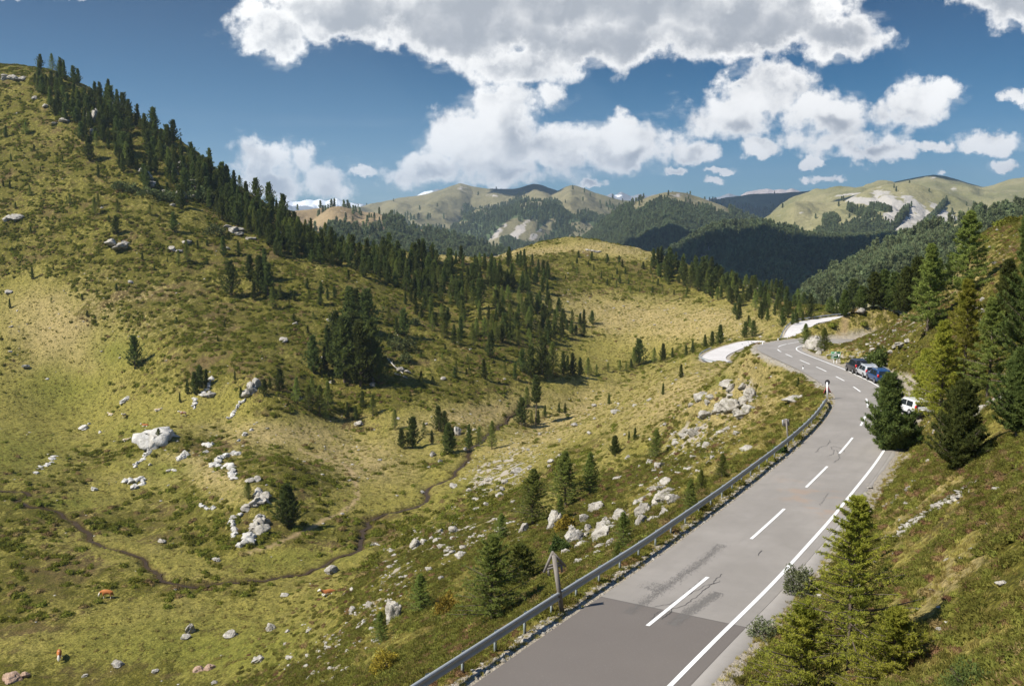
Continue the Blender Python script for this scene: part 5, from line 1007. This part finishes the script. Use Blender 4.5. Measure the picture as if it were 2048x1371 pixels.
def guardrail(label, Q, T_, Nn, off, side, step_post, group, taper=0, zoff=0.0, post_h=.62):
    """side = +1 when the road lies on the right of the rail"""
    c = Q + Nn * off; z = c[:, 2] + .62 + zoff
    if taper: n = min(taper, len(z)); z[-n:] -= np.linspace(0, 1, n) ** 1.6 * .55
    S_ = np.r_[0, np.cumsum(np.linalg.norm(np.diff(c[:, :2], axis=0), axis=1))]
    V = np.stack([np.stack([c[:, 0] + Nn[:, 0] * side * a, c[:, 1] + Nn[:, 1] * side * a, z + b], 1) for a, b in [(u_ * 1.1, w_ * 1.22) for u_, w_ in prof]], 1); k = len(prof)
    F = gridfaces(len(c), k); i = np.arange(len(c) - 1); F = np.vstack([F, np.stack([i * k + k - 1, i * k + 2 * k - 1, i * k + k, i * k], 1)])
    root = obj('guardrail', None, loc=c[0]); inv = np.array(c[0])
    tag(root, label, 'guardrail', group); obj('rail', mesh('rail', V.reshape(-1, 3) - inv, F, M_GALV, False), root)
    s = .6
    while s < S_[-1] - (3 if taper else .3):
        q = np.array([np.interp(s, S_, c[:, j]) for j in range(3)]); t = np.array([np.interp(s, S_, T_[:, j]) for j in range(3)]); n = np.array([t[1], -t[0], 0]) * side; zz = np.interp(s, S_, z)
        b0 = q - n * .16; ax = [t, n, [0, 0, 1]]
        g = min(float(Hgt(b0[0], b0[1])), q[2]) - .25; hgt = zz - .02 - g
        parts = [box([b0[0], b0[1], g + hgt / 2], ax, (.05, .006, hgt / 2)), box([b0[0] + t[0] * .045, b0[1] + t[1] * .045, g + hgt / 2], ax, (.005, .035, hgt / 2)), box([b0[0] - t[0] * .045, b0[1] - t[1] * .045, g + hgt / 2], ax, (.005, .035, hgt / 2))]
        v, f = merge(parts); obj('post', mesh('post', v - inv, f, M_GALVD), root)
        # open spacer between post and rail
        th = np.linspace(0, 2 * math.pi, 13)[:-1]; cc = q - n * .085; ring = np.array([cc + t * math.cos(a) * .13 + n * math.sin(a) * .085 for a in th])
        rv = np.stack([ring + [0, 0, zz - q[2] + .13 - 0], ring + [0, 0, zz - q[2] - .13]], 1).reshape(-1, 3); rf = np.array([(2 * i_, 2 * ((i_ + 1) % 12), 2 * ((i_ + 1) % 12) + 1, 2 * i_ + 1) for i_ in range(12)])
        obj('spacer', mesh('spacer', rv - inv, rf, M_GALVD), root); s += step_post
    return root
def kidx(px, py): return int(np.argmin(np.linalg.norm((RN - near_plane(px, py))[:, :2], axis=1)))
ke = kidx(1705, 808) if False else int(np.argmin(np.abs(project(*(RN - RNN * (WL + .75)).T)[1] - 800) + np.where(project(*(RN - RNN * (WL + .75)).T)[0] < 1600, 999, 0)))
ks = int(np.argmin(np.abs(RN[:ke, 1] - 24)))
guardrail('long galvanised guardrail along the left edge of the near road', RN[ks:ke], RNT[ks:ke], RNN[ks:ke], -(WL + .78), 1, 2.25, 'guardrails', taper=5, post_h=.6)
def low_idx(px, py, Y): return int(np.argmin(np.linalg.norm((RL - at(px, py, Y))[:, :2], axis=1)))
a_, b2_ = low_idx(1775, 629, 342), low_idx(1582, 686, 270)
guardrail('guardrail round the outside of the pale far bend', RL[a_:b2_], RLT[a_:b2_], RLN[a_:b2_], 3.65, -1, 4.0, 'guardrails')
a_, b2_ = low_idx(1450, 700, 277), low_idx(1455, 726, 248)
guardrail('short guardrail round the lower hairpin', RL[a_:b2_], RLT[a_:b2_], RLN[a_:b2_], 3.65, -1, 4.0, 'guardrails')

# ------------------------------------------------------------------ signs and marker posts
def flat(name, c, rough=.6): 
    m, t, b = principled(name, rough, .3); b.inputs['Base Color'].default_value = tuple(c) + (1,); return m
M_WOOD, t_, b_ = principled('weathered_grey_wood', .9, .15); p_ = geo(t_)
t_.links.new(MIX(t_, NOISE(t_, VM(t_, 'MULTIPLY', p_, (14, 14, 1.5)), 1.0, 5, .65), (.10, .085, .07), (.34, .31, .28)), b_.inputs['Base Color'])
M_WHITE = flat('white_enamel', (.80, .80, .80)); M_GREEN = flat('green_sign_face', (.008, .15, .045)); M_BLACK = flat('black_plastic', (.02, .02, .022)); M_RED = flat('red_sign_border', (.45, .06, .07)); M_DGREY = flat('dark_sign_back', (.06, .055, .055)); M_PALEG = flat('grey_sign_back', (.42, .42, .43))
def tri_prism(p0, p1, p2, th):
    n = unit(np.cross(np.array(p1) - p0, np.array(p2) - p0)) * th * .5; V = np.array([p0 + n, p1 + n, p2 + n, p0 - n, p1 - n, p2 - n]); return V, [(0, 1, 2), (5, 4, 3), (0, 3, 4, 1), (1, 4, 5, 2), (2, 5, 3, 0)]
# triangular wooden sign, seen from behind
p = np.array(hit(1124, 1224)); p[2] = float(Hgt(p[0], p[1])); top = at(1108, 1110, p[1] - .10)
root = obj('wooden_sign', None, loc=p); tag(root, 'weathered wooden gable shaped sign on a leaning post behind the guardrail', 'sign')
ax3 = unit(top - p); tx_ = unit(np.array([1, .35, 0])); ay_ = unit(np.cross(ax3, tx_)); tx_ = np.cross(ay_, ax3)
def rel_(v): return np.asarray(v) - p
v, f = box((p + top) / 2 - ax3 * .1, [tx_, ay_, ax3], (.075, .085, np.linalg.norm(top - p) / 2 + .1)); obj('post', mesh('post', v - p, f, M_WOOD), root)
ap = top + ax3 * .09 + ay_ * .13; bl_ = ap - ax3 * .72 - tx_ * .47; br_ = ap - ax3 * .72 + tx_ * .47
for q in (bl_, br_):
    d_ = unit(q - ap); w_ = np.cross(d_, ay_); v, f = box((ap + q) / 2, [d_, w_, ay_], (np.linalg.norm(q - ap) / 2 + .04, .055, .028)); obj('gable_board', mesh('gable_board', v - p, f, M_WOOD), root)
for k_, wd_ in ((.52, .33), (.64, .36)):
    v, f = box(ap - ax3 * k_, [tx_, ax3, ay_], (wd_, .045, .02)); obj('cross_board', mesh('cross_board', v - p, f, M_WOOD), root)
for sx in (-1, 1):
    v, f = box(ap - ax3 * .82 + tx_ * .30 * sx, [tx_, ay_, ax3], (.045, .02, .13)); obj('hanging_board', mesh('hanging_board', v - p, f, M_WOOD), root)
# square wooden backed sign
p = np.array(hit(1577, 890)); top = at(1572.5, 840, p[1]); ax3 = unit(top - p)
root = obj('wooden_sign', None, loc=p); tag(root, 'square plank backed sign on a dark post beside the bend', 'sign')
v, f = box((p + top) / 2, [unit(np.array([1, .3, 0])), unit(np.array([-.3, 1, 0])), ax3], (.05, .05, np.linalg.norm(top - p) / 2 + .06)); obj('post', mesh('post', v - p, f, M_WOOD), root)
txx = unit(np.array([1, .35, 0])); ayy = np.array([-txx[1], txx[0], 0]); c_ = top - ax3 * .20
for i, o_ in enumerate((-.25, -.085, .085, .25)):
    v, f = box(c_ + txx * o_ + ayy * .09, [txx, ayy, ax3], (.073, .018, .30 if abs(o_) < .2 else .24)); obj('plank', mesh('plank', v - p, f, M_WOOD if i % 2 else M_PALEG), root)
v, f = box(c_ + ayy * .06, [txx, ayy, ax3], (.28, .012, .03)); obj('batten', mesh('batten', v - p, f, M_WOOD), root)
# round sign with a triangular board behind
p = np.array(hit(1655, 799, 60)); k = p[1] / FPX; top = at(1654.3, 764, p[1]); ax3 = unit(top - p)
root = obj('road_sign', None, loc=p); tag(root, 'round sign on a white post with a triangular board behind it at the guardrail end', 'sign')
v, f = box((p + top) / 2, [[1, 0, 0], [0, 1, 0], ax3], (.07, .05, np.linalg.norm(top - p) / 2)); obj('post', mesh('post', v - p, f, M_WHITE), root)
n_ = 20; th = np.arange(n_) * 2 * math.pi / n_; c_ = at(1655, 764, p[1] + .12); r_ = 5.2 * k
ring = np.stack([c_[0] + np.cos(th) * r_, np.full(n_, c_[1]), c_[2] + np.sin(th) * r_], 1); v = np.vstack([ring, ring + [0, .03, 0]]); f = [tuple(range(n_)), tuple(range(2 * n_ - 1, n_ - 1, -1))] + [(i, n_ + i, n_ + (i + 1) % n_, (i + 1) % n_) for i in range(n_)]
obj('disc', mesh('disc', v - p, f, M_DGREY), root)
v, f = tri_prism(at(1655, 771, p[1] + .3), at(1647.5, 785, p[1] + .3), at(1661.5, 785, p[1] + .3), .03); obj('triangle_board', mesh('triangle_board', v - p, f, M_DGREY), root)
for a, b in (((1655, 770), (1647, 785.5)), ((1655, 770), (1662, 785.5))):
    A_, B_ = at(*a, p[1] + .25)[None], at(*b, p[1] + .25)[None]; v, f = tubes(A_, B_, [.035], [.035], 4); obj('border', mesh('border', v - p, f, M_RED), root)
g_ = np.array(hit(1646.5, 796, 60)); v, f = tubes(at(1650, 784, p[1] + .3)[None], g_[None], [.035], [.035], 5); obj('rear_leg', mesh('rear_leg', v - p, f, M_DGREY), root)
# green information board
p = np.array(hit(1668, 726, 90)); k = p[1] / FPX; root = obj('information_sign', None, loc=p); tag(root, 'green information board with white lettering on two posts above the bend', 'sign')
Yb = p[1]; c_ = at(1671.5, 709.5, Yb); w_, h_ = 9.6 * k, 6.9 * k; v, f = box(c_, EYE, (w_, .03, h_)); obj('panel', mesh('panel', v - p, f, M_GREEN), root)
for sx in (1668, 1674):
    g_ = np.array(hit(sx, 727, 90)); A_ = at(sx, 715, Yb + .06)[None]; v, f = tubes(A_, np.array([[A_[0][0], A_[0][1], g_[2] - .2]]), [.05], [.05], 6); obj('post', mesh('post', v - p, f, M_WHITE), root)
fr = [box(c_ + [0, -.035, s_ * (h_ - .03)], EYE, (w_, .006, .03)) for s_ in (-1, 1)] + [box(c_ + [s_ * (w_ - .03), -.035, 0], EYE, (.03, .006, h_ - .06)) for s_ in (-1, 1)]; v, f = merge(fr); obj('border', mesh('border', v - p, f, flat('pale_green_edge', (.35, .55, .38))), root)
W_ = []
def glyphbar(x0, x1, y0, y1, n, seed):                              # worn lettering that the distance leaves unreadable: short upright strokes in a line
    rr = random.Random(seed); x = x0
    while x < x1:
        wgl = rr.uniform(.35, .75); A_ = c_ + [(x - 1671.5) * k, -.036, (709.5 - (y0 + y1) / 2) * k]; W_.append(box(A_, EYE, (wgl * .42 * k, .005, (y1 - y0) / 2 * k * rr.uniform(.72, 1)))); x += wgl + .12
glyphbar(1662.6, 1679.6, 706.6, 708.0, 0, 1); glyphbar(1662.6, 1675, 708.7, 710.0, 0, 2); glyphbar(1664, 1673.2, 710.8, 712.2, 0, 3); glyphbar(1663.2, 1667.5, 712.8, 714.6, 0, 4)
W_.append(box(c_ + [(1671.2 - 1671.5) * k, -.036, (709.5 - 705.2) * k], EYE, (2.7 * k, .005, .75 * k))); W_.append(box(c_ + [(1671.2 - 1671.5) * k, -.0365, (709.5 - 704.0) * k], EYE, (1.3 * k, .005, .55 * k)))
W_.append(box(c_ + [(1678.2 - 1671.5) * k, -.036, (709.5 - 711.6) * k], EYE, (1.8 * k, .005, 3.0 * k))); v, f = merge(W_); obj('lettering', mesh('lettering', v - p, f, M_WHITE), root)
v, f = box(c_ + [(1677.9 - 1671.5) * k, -.043, (709.5 - 712.2) * k], EYE, (.6 * k, .004, .8 * k)); obj('pictogram', mesh('pictogram', v - p, f, M_BLACK), root)
def marker(x, yb, yt, lab, ymin=100, cap=M_BLACK, w=.06):
    p = np.array(hit(x, yb, ymin)); h = (yb - yt) * p[1] / FPX; root = obj('marker_post', None, loc=p); tag(root, lab, 'marker post', 'marker posts along the road')
    v, f = box([0, 0, h * .4 - .1], EYE, (w, w * .8, h * .4 + .1)); obj('post', mesh('post', v, f, M_WHITE), root)
    V = np.array([(-w, -w, h * .8), (w, -w, h * .8), (w, w, h * .8), (-w, w, h * .8), (-w * .8, -w * .8, h), (w * .8, -w * .8, h), (w * .8, w * .8, h * .93), (-w * .8, w * .8, h * .93)]); obj('cap', mesh('cap', V, [(0, 1, 5, 4), (1, 2, 6, 5), (2, 3, 7, 6), (3, 0, 4, 7), (4, 5, 6, 7)], cap), root)
marker(1606, 742, 731, 'white marker post with black cap beside the near bend'); marker(1525, 690, 683, 'white marker post at the apex of the bend', cap=M_WHITE); marker(1556, 681, 675.5, 'white marker post beyond the apex of the bend', cap=M_WHITE)
for i, (x, y, h) in enumerate([(1484, 691, 4), (1496, 688.5, 5), (1502, 686.5, 4)]):
    marker(x, y, y - h, f'{("left", "middle", "right")[i]} dark post on the inner edge of the lower pale road', 230, w=.14)
for x, lab in ((1677, 'small white plate beside the far end of the pale bend'), (1689, 'narrow white plate at the far end of the pale bend')):
    p = at(x, 630, 338); p[2] = float(Hgt(p[0], p[1])); root = obj('road_sign', None, loc=p); tag(root, lab, 'sign'); c_ = at(x, 625, 338)
    v, f = box(c_ - p, EYE, (.45 if x < 1680 else .18, .02, .38)); obj('plate', mesh('plate', v, f, M_WHITE), root); v, f = tubes(np.array([[0, .06, -.3]]), (c_ - p + [0, .06, .2])[None], [.04], [.04], 5); obj('post', mesh('post', v, f, M_GALVD), root)
p = np.array(hit(1606, 755, 90))

# ------------------------------------------------------------------ vehicles
M_GLASS = flat('dark_car_glass', (.015, .02, .025), .08); M_TYRE = flat('tyre_rubber', (.02, .02, .02), .9); M_RIM = metal('wheel_rim', (.5, .5, .52), .3, .7); M_TAIL = flat('red_tail_lamp', (.5, .01, .01), .25); M_LAMP = flat('clear_headlamp', (.7, .72, .75), .15); M_PLATE = flat('number_plate', (.75, .75, .75)); M_TRIM = flat('black_trim', (.025, .025, .025), .6)
def car(label, x, y, heading, col, L=4.3, Wd=1.8, Hh=1.62, van=False, rails=False, base=None, kind='parked_car'):
    """built with its front along +X, then turned to its heading"""
    p = near_plane(x, y) if base is None else base
    paint, t, b = principled('car_paint', .32, .5); b.inputs['Base Color'].default_value = tuple(col) + (1,); b.inputs['Coat Weight'].default_value = .6; b.inputs['Metallic'].default_value = .25 if not van else 0
    root = obj(kind, None, loc=p, rot=(0, 0, heading)); tag(root, label, 'van' if van else 'car', 'vehicles parked beside the road')
    hl, hw_ = L / 2, Wd / 2
    if van: st = [(-hl, .45, Hh * .93, .97), (-hl + .08, .32, Hh, .97), (-hl * .2, .30, Hh, .97), (hl * .42, .30, Hh * .99, .96), (hl * .62, .30, Hh * .80, .92), (hl * .80, .30, Hh * .52, .88), (hl * .96, .34, Hh * .42, .86), (hl, .45, Hh * .34, .80)]
    else: st = [(-hl, .46, Hh * .58, .86), (-hl + .07, .34, Hh * .62, .92), (-hl + .20, .30, Hh * .86, .95), (-hl + .42, .28, Hh * .97, .97), (-hl * .25, .27, Hh, 1), (hl * .10, .27, Hh * .985, 1), (hl * .34, .27, Hh * .78, .99), (hl * .50, .28, Hh * .62, .97), (hl * .82, .30, Hh * .55, .93), (hl * .96, .34, Hh * .47, .88), (hl, .44, Hh * .40, .80)]
    belt = Hh * (.55 if not van else .52); V, k = [], 12
    for (sx, zb, zt, wf) in st:
        w = hw_ * wf; zt2 = zt; bz = min(belt, zt - .03); rw = w * (.97 if zt < belt + .1 else (.80 if not van else .90))
        half = [(w * .55, zb), (w * .94, zb + .04), (w, zb + .16), (w * 1.0, bz - .06), (w * .97, bz), (rw, max(zt2 - .06, bz + .005))]
        ring = [(y_, z_) for y_, z_ in half] + [(rw * .86, zt2)]; ring = ring + [(-y_, z_) for y_, z_ in reversed(ring)]; V += [(sx, y_, z_) for y_, z_ in ring]; k = len(ring)
    F = [];
    for i in range(len(st) - 1):
        for j in range(k): F.append((i * k + j, i * k + (j + 1) % k, (i + 1) * k + (j + 1) % k, (i + 1) * k + j))
    F.append(tuple(range(k))[::-1]); F.append(tuple((len(st) - 1) * k + j for j in range(k)))
    obj('body', mesh('body', V, F, paint, False), root)
    # side windows, windscreen and rear window laid a few millimetres proud of the shell
    def quad(nm, pts, m, par=root, th=None): return obj(nm, mesh(nm, pts, [tuple(range(len(pts)))], m), par)
    def shell(sx, zf, s):      # point on the slanted side of the cabin
        xs = [a[0] for a in st]; zt = np.interp(sx, xs, [a[2] for a in st]); w = hw_ * np.interp(sx, xs, [a[3] for a in st]); rw = w * (.80 if not van else .90); z = belt + (zt - .06 - belt) * zf; return (sx, s * (w * .97 + (rw - w * .97) * zf + .012), z)
    sides = [(-hl + .46, -hl * .30), (-hl * .27, hl * .16)] if not van else [(hl * .18, hl * .55)]
    for s in (-1, 1):
        for a, b3 in sides:
            b4 = b3 - (.10 if (b3 > 0 and not van) else (.22 if van else 0)); pts = [shell(a, .10, s), shell(b3 + (.16 if b3 > 0 and not van else 0), .10, s), shell(b4, .90, s), shell(a + .04, .90, s)]; quad('side_window', pts if s < 0 else pts[::-1], M_GLASS)
    xs = [a[0] for a in st]
    if van: rwz = [(-hl - .012, Hh * .60), (-hl - .012, Hh * .88)]; quad('rear_window', [(rwz[0][0], .62, rwz[0][1]), (rwz[0][0], -.62, rwz[0][1]), (rwz[1][0], -.58, rwz[1][1]), (rwz[1][0], .58, rwz[1][1])], M_GLASS)
    else: quad('rear_window', [(-hl + .055, .66, Hh * .64), (-hl + .055, -.66, Hh * .64), (-hl + .225, -.58, Hh * .90), (-hl + .225, .58, Hh * .90)], M_GLASS)
    wx0, wx1 = (hl * .17, hl * .47) if not van else (hl * .46, hl * .76); z0 = np.interp(wx1, xs, [a[2] for a in st]) + .015; z1 = np.interp(wx0, xs, [a[2] for a in st]) + .015; quad('windscreen', [(wx1, -.62, z0), (wx1, .62, z0), (wx0, .56, z1), (wx0, -.56, z1)], M_GLASS)
    for s in (-1, 1):
        v, f = box((-hl + .02, s * hw_ * .80, Hh * .60), EYE, (.05, .10, .17)); obj('tail_light', mesh('tail_light', v, f, M_TAIL), root)
        v, f = box((hl - .10, s * hw_ * .68, Hh * .40), EYE, (.09, .15, .07)); obj('headlight', mesh('headlight', v, f, M_LAMP), root)
        v, f = box((hl * .26, s * (hw_ + .08), belt + .08), EYE, (.05, .09, .06)); obj('wing_mirror', mesh('wing_mirror', v, f, M_TRIM), root)
        for wx in (-hl * .62, hl * .62):
            n = 18; th = np.arange(n) * 2 * math.pi / n; r = .33; ys = [s * (hw_ - .20), s * (hw_ - .20), s * (hw_ + .015), s * (hw_ + .015)]; rs = [r * .9, r, r, r * .62]
            Vw = np.array([(wx + math.cos(a) * rr_, yy_, r + math.sin(a) * rr_) for yy_, rr_ in zip(ys, rs) for a in th]); Fw = [(i * n + j, i * n + (j + 1) % n, (i + 1) * n + (j + 1) % n, (i + 1) * n + j) for i in range(3) for j in range(n)]
            wh = obj('wheel', mesh('wheel', Vw, Fw, M_TYRE), root); Vr = [(wx, s * (hw_ - .02), r)] + [(wx + math.cos(a) * r * .62, s * (hw_ + .012), r + math.sin(a) * r * .62) for a in th]; obj('rim', mesh('rim', Vr, [(0, 1 + j, 1 + (j + 1) % n) for j in range(n)], M_RIM), wh)
    v, f = box((-hl - .015, 0, Hh * .43), EYE, (.012, .26, .055)); obj('number_plate', mesh('number_plate', v, f, M_PLATE), root)
    v, f = box((-hl - .01, 0, .42), EYE, (.05, hw_ * .84, .10)); obj('bumper', mesh('bumper', v, f, M_TRIM), root)
    if rails:
        for s in (-1, 1): v, f = box((-hl * .15, s * hw_ * .68, Hh + .045), EYE, (hl * .5, .025, .02)); obj('roof_rail', mesh('roof_rail', v, f, M_GALV), root)
    return root
def spot(px, py): q = near_plane(px, py); q[2] = max(float(Hgt(q[0], q[1])), q[2]) + .02; return q
def road_dir(px, py): k = kidx(px, py); return math.atan2(RNT[k][1], RNT[k][0])
def beside(px, py, off):
    k = kidx(px, py); q = RN[k] + RNN[k] * off; q[2] = RN[k][2] + .01; return q
car('blue estate car parked last in the row of three', 0, 0, R(87), (.015, .055, .16), 4.4, 1.85, 1.62, base=spot(1757, 763), rails=True)
car('silver estate car parked between the dark and the blue car', 0, 0, R(87), (.52, .53, .55), 4.3, 1.8, 1.52, base=spot(1734, 752.5), rails=True)
car('dark people carrier with bright red tail lamps parked first in the row', 0, 0, R(88), (.025, .02, .022), 4.2, 1.8, 1.72, base=spot(1713, 744))
car('white car parked behind the dense dark pine and mostly hidden by larch branches', 0, 0, R(97), (.78, .78, .78), 4.2, 1.8, 1.5, base=spot(1822, 826))

# ------------------------------------------------------------------ cattle
def cow_mat(name, brown, white_head=.55, white_leg=.35, blotch=.0):
    m, t, b = principled(name, .8, .2); o_ = N(t, 'ShaderNodeTexCoord').outputs['Object']; sp = N(t, 'ShaderNodeSeparateXYZ'); t.links.new(o_, sp.inputs[0]); x, y, z = sp.outputs
    n = NOISE(t, o_, 1.6, 2, .5); n2 = NOISE(t, o_, 6, 3, .6); c = MIX(t, n2, tuple(v * .8 for v in brown), brown)
    f = M(t, 'MAXIMUM', SS(t, M(t, 'ADD', x, M(t, 'MULTIPLY', n, .3)), 1.22, 1.30), SS(t, M(t, 'ADD', z, M(t, 'MULTIPLY', n, .3)), white_leg + .15, white_leg + .22, 1, 0)); f = M(t, 'MAXIMUM', f, SS(t, n, .62 - blotch, .66 - blotch))
    t.links.new(MIX(t, f, c, (.72, .68, .60)), b.inputs['Base Color']); return m
M_COW = cow_mat('red_and_white_hide', (.42, .15, .045)); M_COWL = cow_mat('cream_hide', (.52, .40, .26), blotch=.10); M_COWM = cow_mat('brown_and_white_hide', (.30, .14, .07), blotch=.10); M_HORN = flat('horn', (.55, .5, .4))
def cow(label, x, y, pose, facing, mat, ymin=60, s=1.0):
    p = hit(x, y, ymin); lying = pose == 'lying'; dz = -.62 if lying else 0
    J = {'pel': (-.72, 0, 1.22), 'loin': (-.35, 0, 1.16), 'belly': (.05, 0, 1.10), 'chest': (.48, 0, 1.12), 'with': (.70, 0, 1.24)}
    if pose == 'grazing': J.update(neck=(1.05, 0, .98), poll=(1.28, 0, .62), nose=(1.40, 0, .20))
    else: J.update(neck=(1.02, 0, 1.42), poll=(1.25, .0, 1.62), nose=(1.62, 0, 1.42))
    E_ = [('pel', 'loin'), ('loin', 'belly'), ('belly', 'chest'), ('chest', 'with'), ('with', 'neck'), ('neck', 'poll'), ('poll', 'nose')]; Rd = {'pel': .30, 'loin': .36, 'belly': .40, 'chest': .37, 'with': .27, 'neck': .19, 'poll': .155, 'nose': .085}
    for i, sy in (('a', 1), ('b', -1)):
        if lying:
            J['h' + i] = (-.62, sy * .30, 1.0); J['k' + i] = (-.25, sy * .48, .74); J['f' + i] = (-.55, sy * .52, .68); J['s' + i] = (.55, sy * .26, .86); J['n' + i] = (.95, sy * .24, .70); J['g' + i] = (.70, sy * .20, .66)
        else:
            st_ = .10 * sy; J['h' + i] = (-.70, sy * .20, .92); J['k' + i] = (-.86 + st_, sy * .20, .52); J['f' + i] = (-.76 + st_, sy * .20, .03); J['s' + i] = (.52, sy * .18, .78); J['n' + i] = (.54 - st_, sy * .18, .42); J['g' + i] = (.52 - st_, sy * .18, .03)
        E_ += [('pel', 'h' + i), ('h' + i, 'k' + i), ('k' + i, 'f' + i), ('chest', 's' + i), ('s' + i, 'n' + i), ('n' + i, 'g' + i)]; Rd.update({'h' + i: .16, 'k' + i: .075, 'f' + i: .055, 's' + i: .12, 'n' + i: .07, 'g' + i: .055})
        pz = J['poll']; J['e' + i] = (pz[0] - .03, sy * .26, pz[2] + .02); E_.append(('poll', 'e' + i)); Rd['e' + i] = .035
    J['t1'] = (-1.04, 0, 1.18); J['t2'] = (-1.10, 0, .62); E_ += [('pel', 't1'), ('t1', 't2')]; Rd['t1'] = .045; Rd['t2'] = .035
    ks = list(J); V = [(a, b, c + dz) for a, b, c in (J[k] for k in ks)]; me = bpy.data.meshes.new('cow'); me.from_pydata(V, [(ks.index(a), ks.index(b)) for a, b in E_], []); me.update()
    o = obj('cow', me, loc=p, rot=(0, 0, facing), scale=s); me.materials.append(mat); me.skin_vertices.new(name='') if hasattr(me.skin_vertices, 'new') else None
    md = o.modifiers.new('skin', 'SKIN')
    if not me.skin_vertices: me.attributes  # the modifier adds its layer below
    if me.skin_vertices:
        for i, k in enumerate(ks): me.skin_vertices[0].data[i].radius = (Rd[k], Rd[k] * (1.12 if k in ('loin', 'belly', 'chest') else 1)); me.skin_vertices[0].data[i].use_root = (k == 'pel')
    md.use_smooth_shade = True; o.modifiers.new('smooth', 'SUBSURF').levels = 1; o.modifiers['smooth'].render_levels = 1
    tag(o, label, 'cow', 'cattle in the valley'); pz = J['poll']
    v, f = merge([tubes(np.array([[pz[0], sy * .08, pz[2] + .10 + dz]]), np.array([[pz[0] + .08, sy * .2, pz[2] + .24 + dz]]), [.03], [.008], 5) for sy in (1, -1)]); obj('horns', mesh('horns', v, f, M_HORN), o)
    return o
cow('red and white cow grazing with lowered head below the brook', 214, 1197, 'grazing', R(176), M_COW, s=1.05)
cow('red brown cow lying on the bright grass beneath the boulder slope', 657, 1189, 'lying', R(205), M_COW, s=1.1)
cow('red cow grazing head towards the viewer in the bottom left corner', 119, 1318, 'grazing', R(-70), M_COW, s=.95)
cow('pale cream cow lying leftmost on the far meadow', 222, 831, 'lying', R(160), M_COWL, 200)
cow('pale cream cow standing on the far meadow', 249, 836, 'standing', R(-100), M_COWL, 200)
cow('pale cow lying just left of the brown and white cow', 315, 822, 'lying', R(10), M_COWL, 200)
cow('brown and white cow standing at the foot of the upper knoll', 366, 832, 'standing', R(185), M_COWM, 200)
cow('cream cow lying left of the big rounded boulder', 252, 882, 'lying', R(20), M_COWL, 150)
cow('red cow lying behind the left side of the big rounded boulder', 291, 853, 'lying', R(185), M_COW, 200)
# bleached fallen timber
def log(label, pts, r, ymin=60):
    Q = [hit(*q, ymin) for q in pts]; c = Q[0]; A = np.array([tuple(q) for q in Q]) - np.array(c) + [0, 0, r * 1.2]; v, f = tubes(A[:-1], A[1:], np.full(len(A) - 1, r), np.full(len(A) - 1, r * .7), 7); br = []
    for i in range(5):
        s = (i + .5) / 5; q = A[0] + (A[-1] - A[0]) * s; br.append(tubes(q[None], (q + [.3 - .2 * i, .1, .7])[None], [r * .35], [r * .12], 5))
    v, f = merge([(v, f)] + br); tag(obj('fallen_trunk', mesh('fallen_trunk', v, f, M_DEAD), loc=c), label, 'fallen trunk')
log('bleached fallen trunk with branch stubs beside the brook', [(740, 1092), (750, 1088), (760, 1092)], .16)
log('long bleached trunk lying right of the big dark clump', [(775, 718), (790, 735), (806, 748)], .22, 200)
log('grey dead trunk fallen below the big dark clump', [(788, 748), (800, 752), (815, 757)], .2, 200)
# ------------------------------------------------------------------ the air between here and the far ranges
hz = mesh('haze', [(x, y, z) for x in (-17000, 17000) for y in (-3000, 17000) for z in (-331.5, 900)], [(0,1,3,2),(4,6,7,5),(0,4,5,1),(2,3,7,6),(0,2,6,4),(1,5,7,3)])
mh = bpy.data.materials.new('alpine_haze'); mh.use_nodes = True; t = mh.node_tree; t.nodes.clear(); o_ = N(t, 'ShaderNodeOutputMaterial'); v_ = N(t, 'ShaderNodeVolumePrincipled')
v_.inputs['Color'].default_value = (.62, .80, 1.0, 1); v_.inputs['Density'].default_value = HAZE; v_.inputs['Anisotropy'].default_value = 0.25
t.links.new(v_.outputs[0], o_.inputs['Volume']); hz.materials.append(mh)
if HAZE > 0: tag(obj('haze', hz), 'thin blue summer haze over the valleys', kind='stuff')
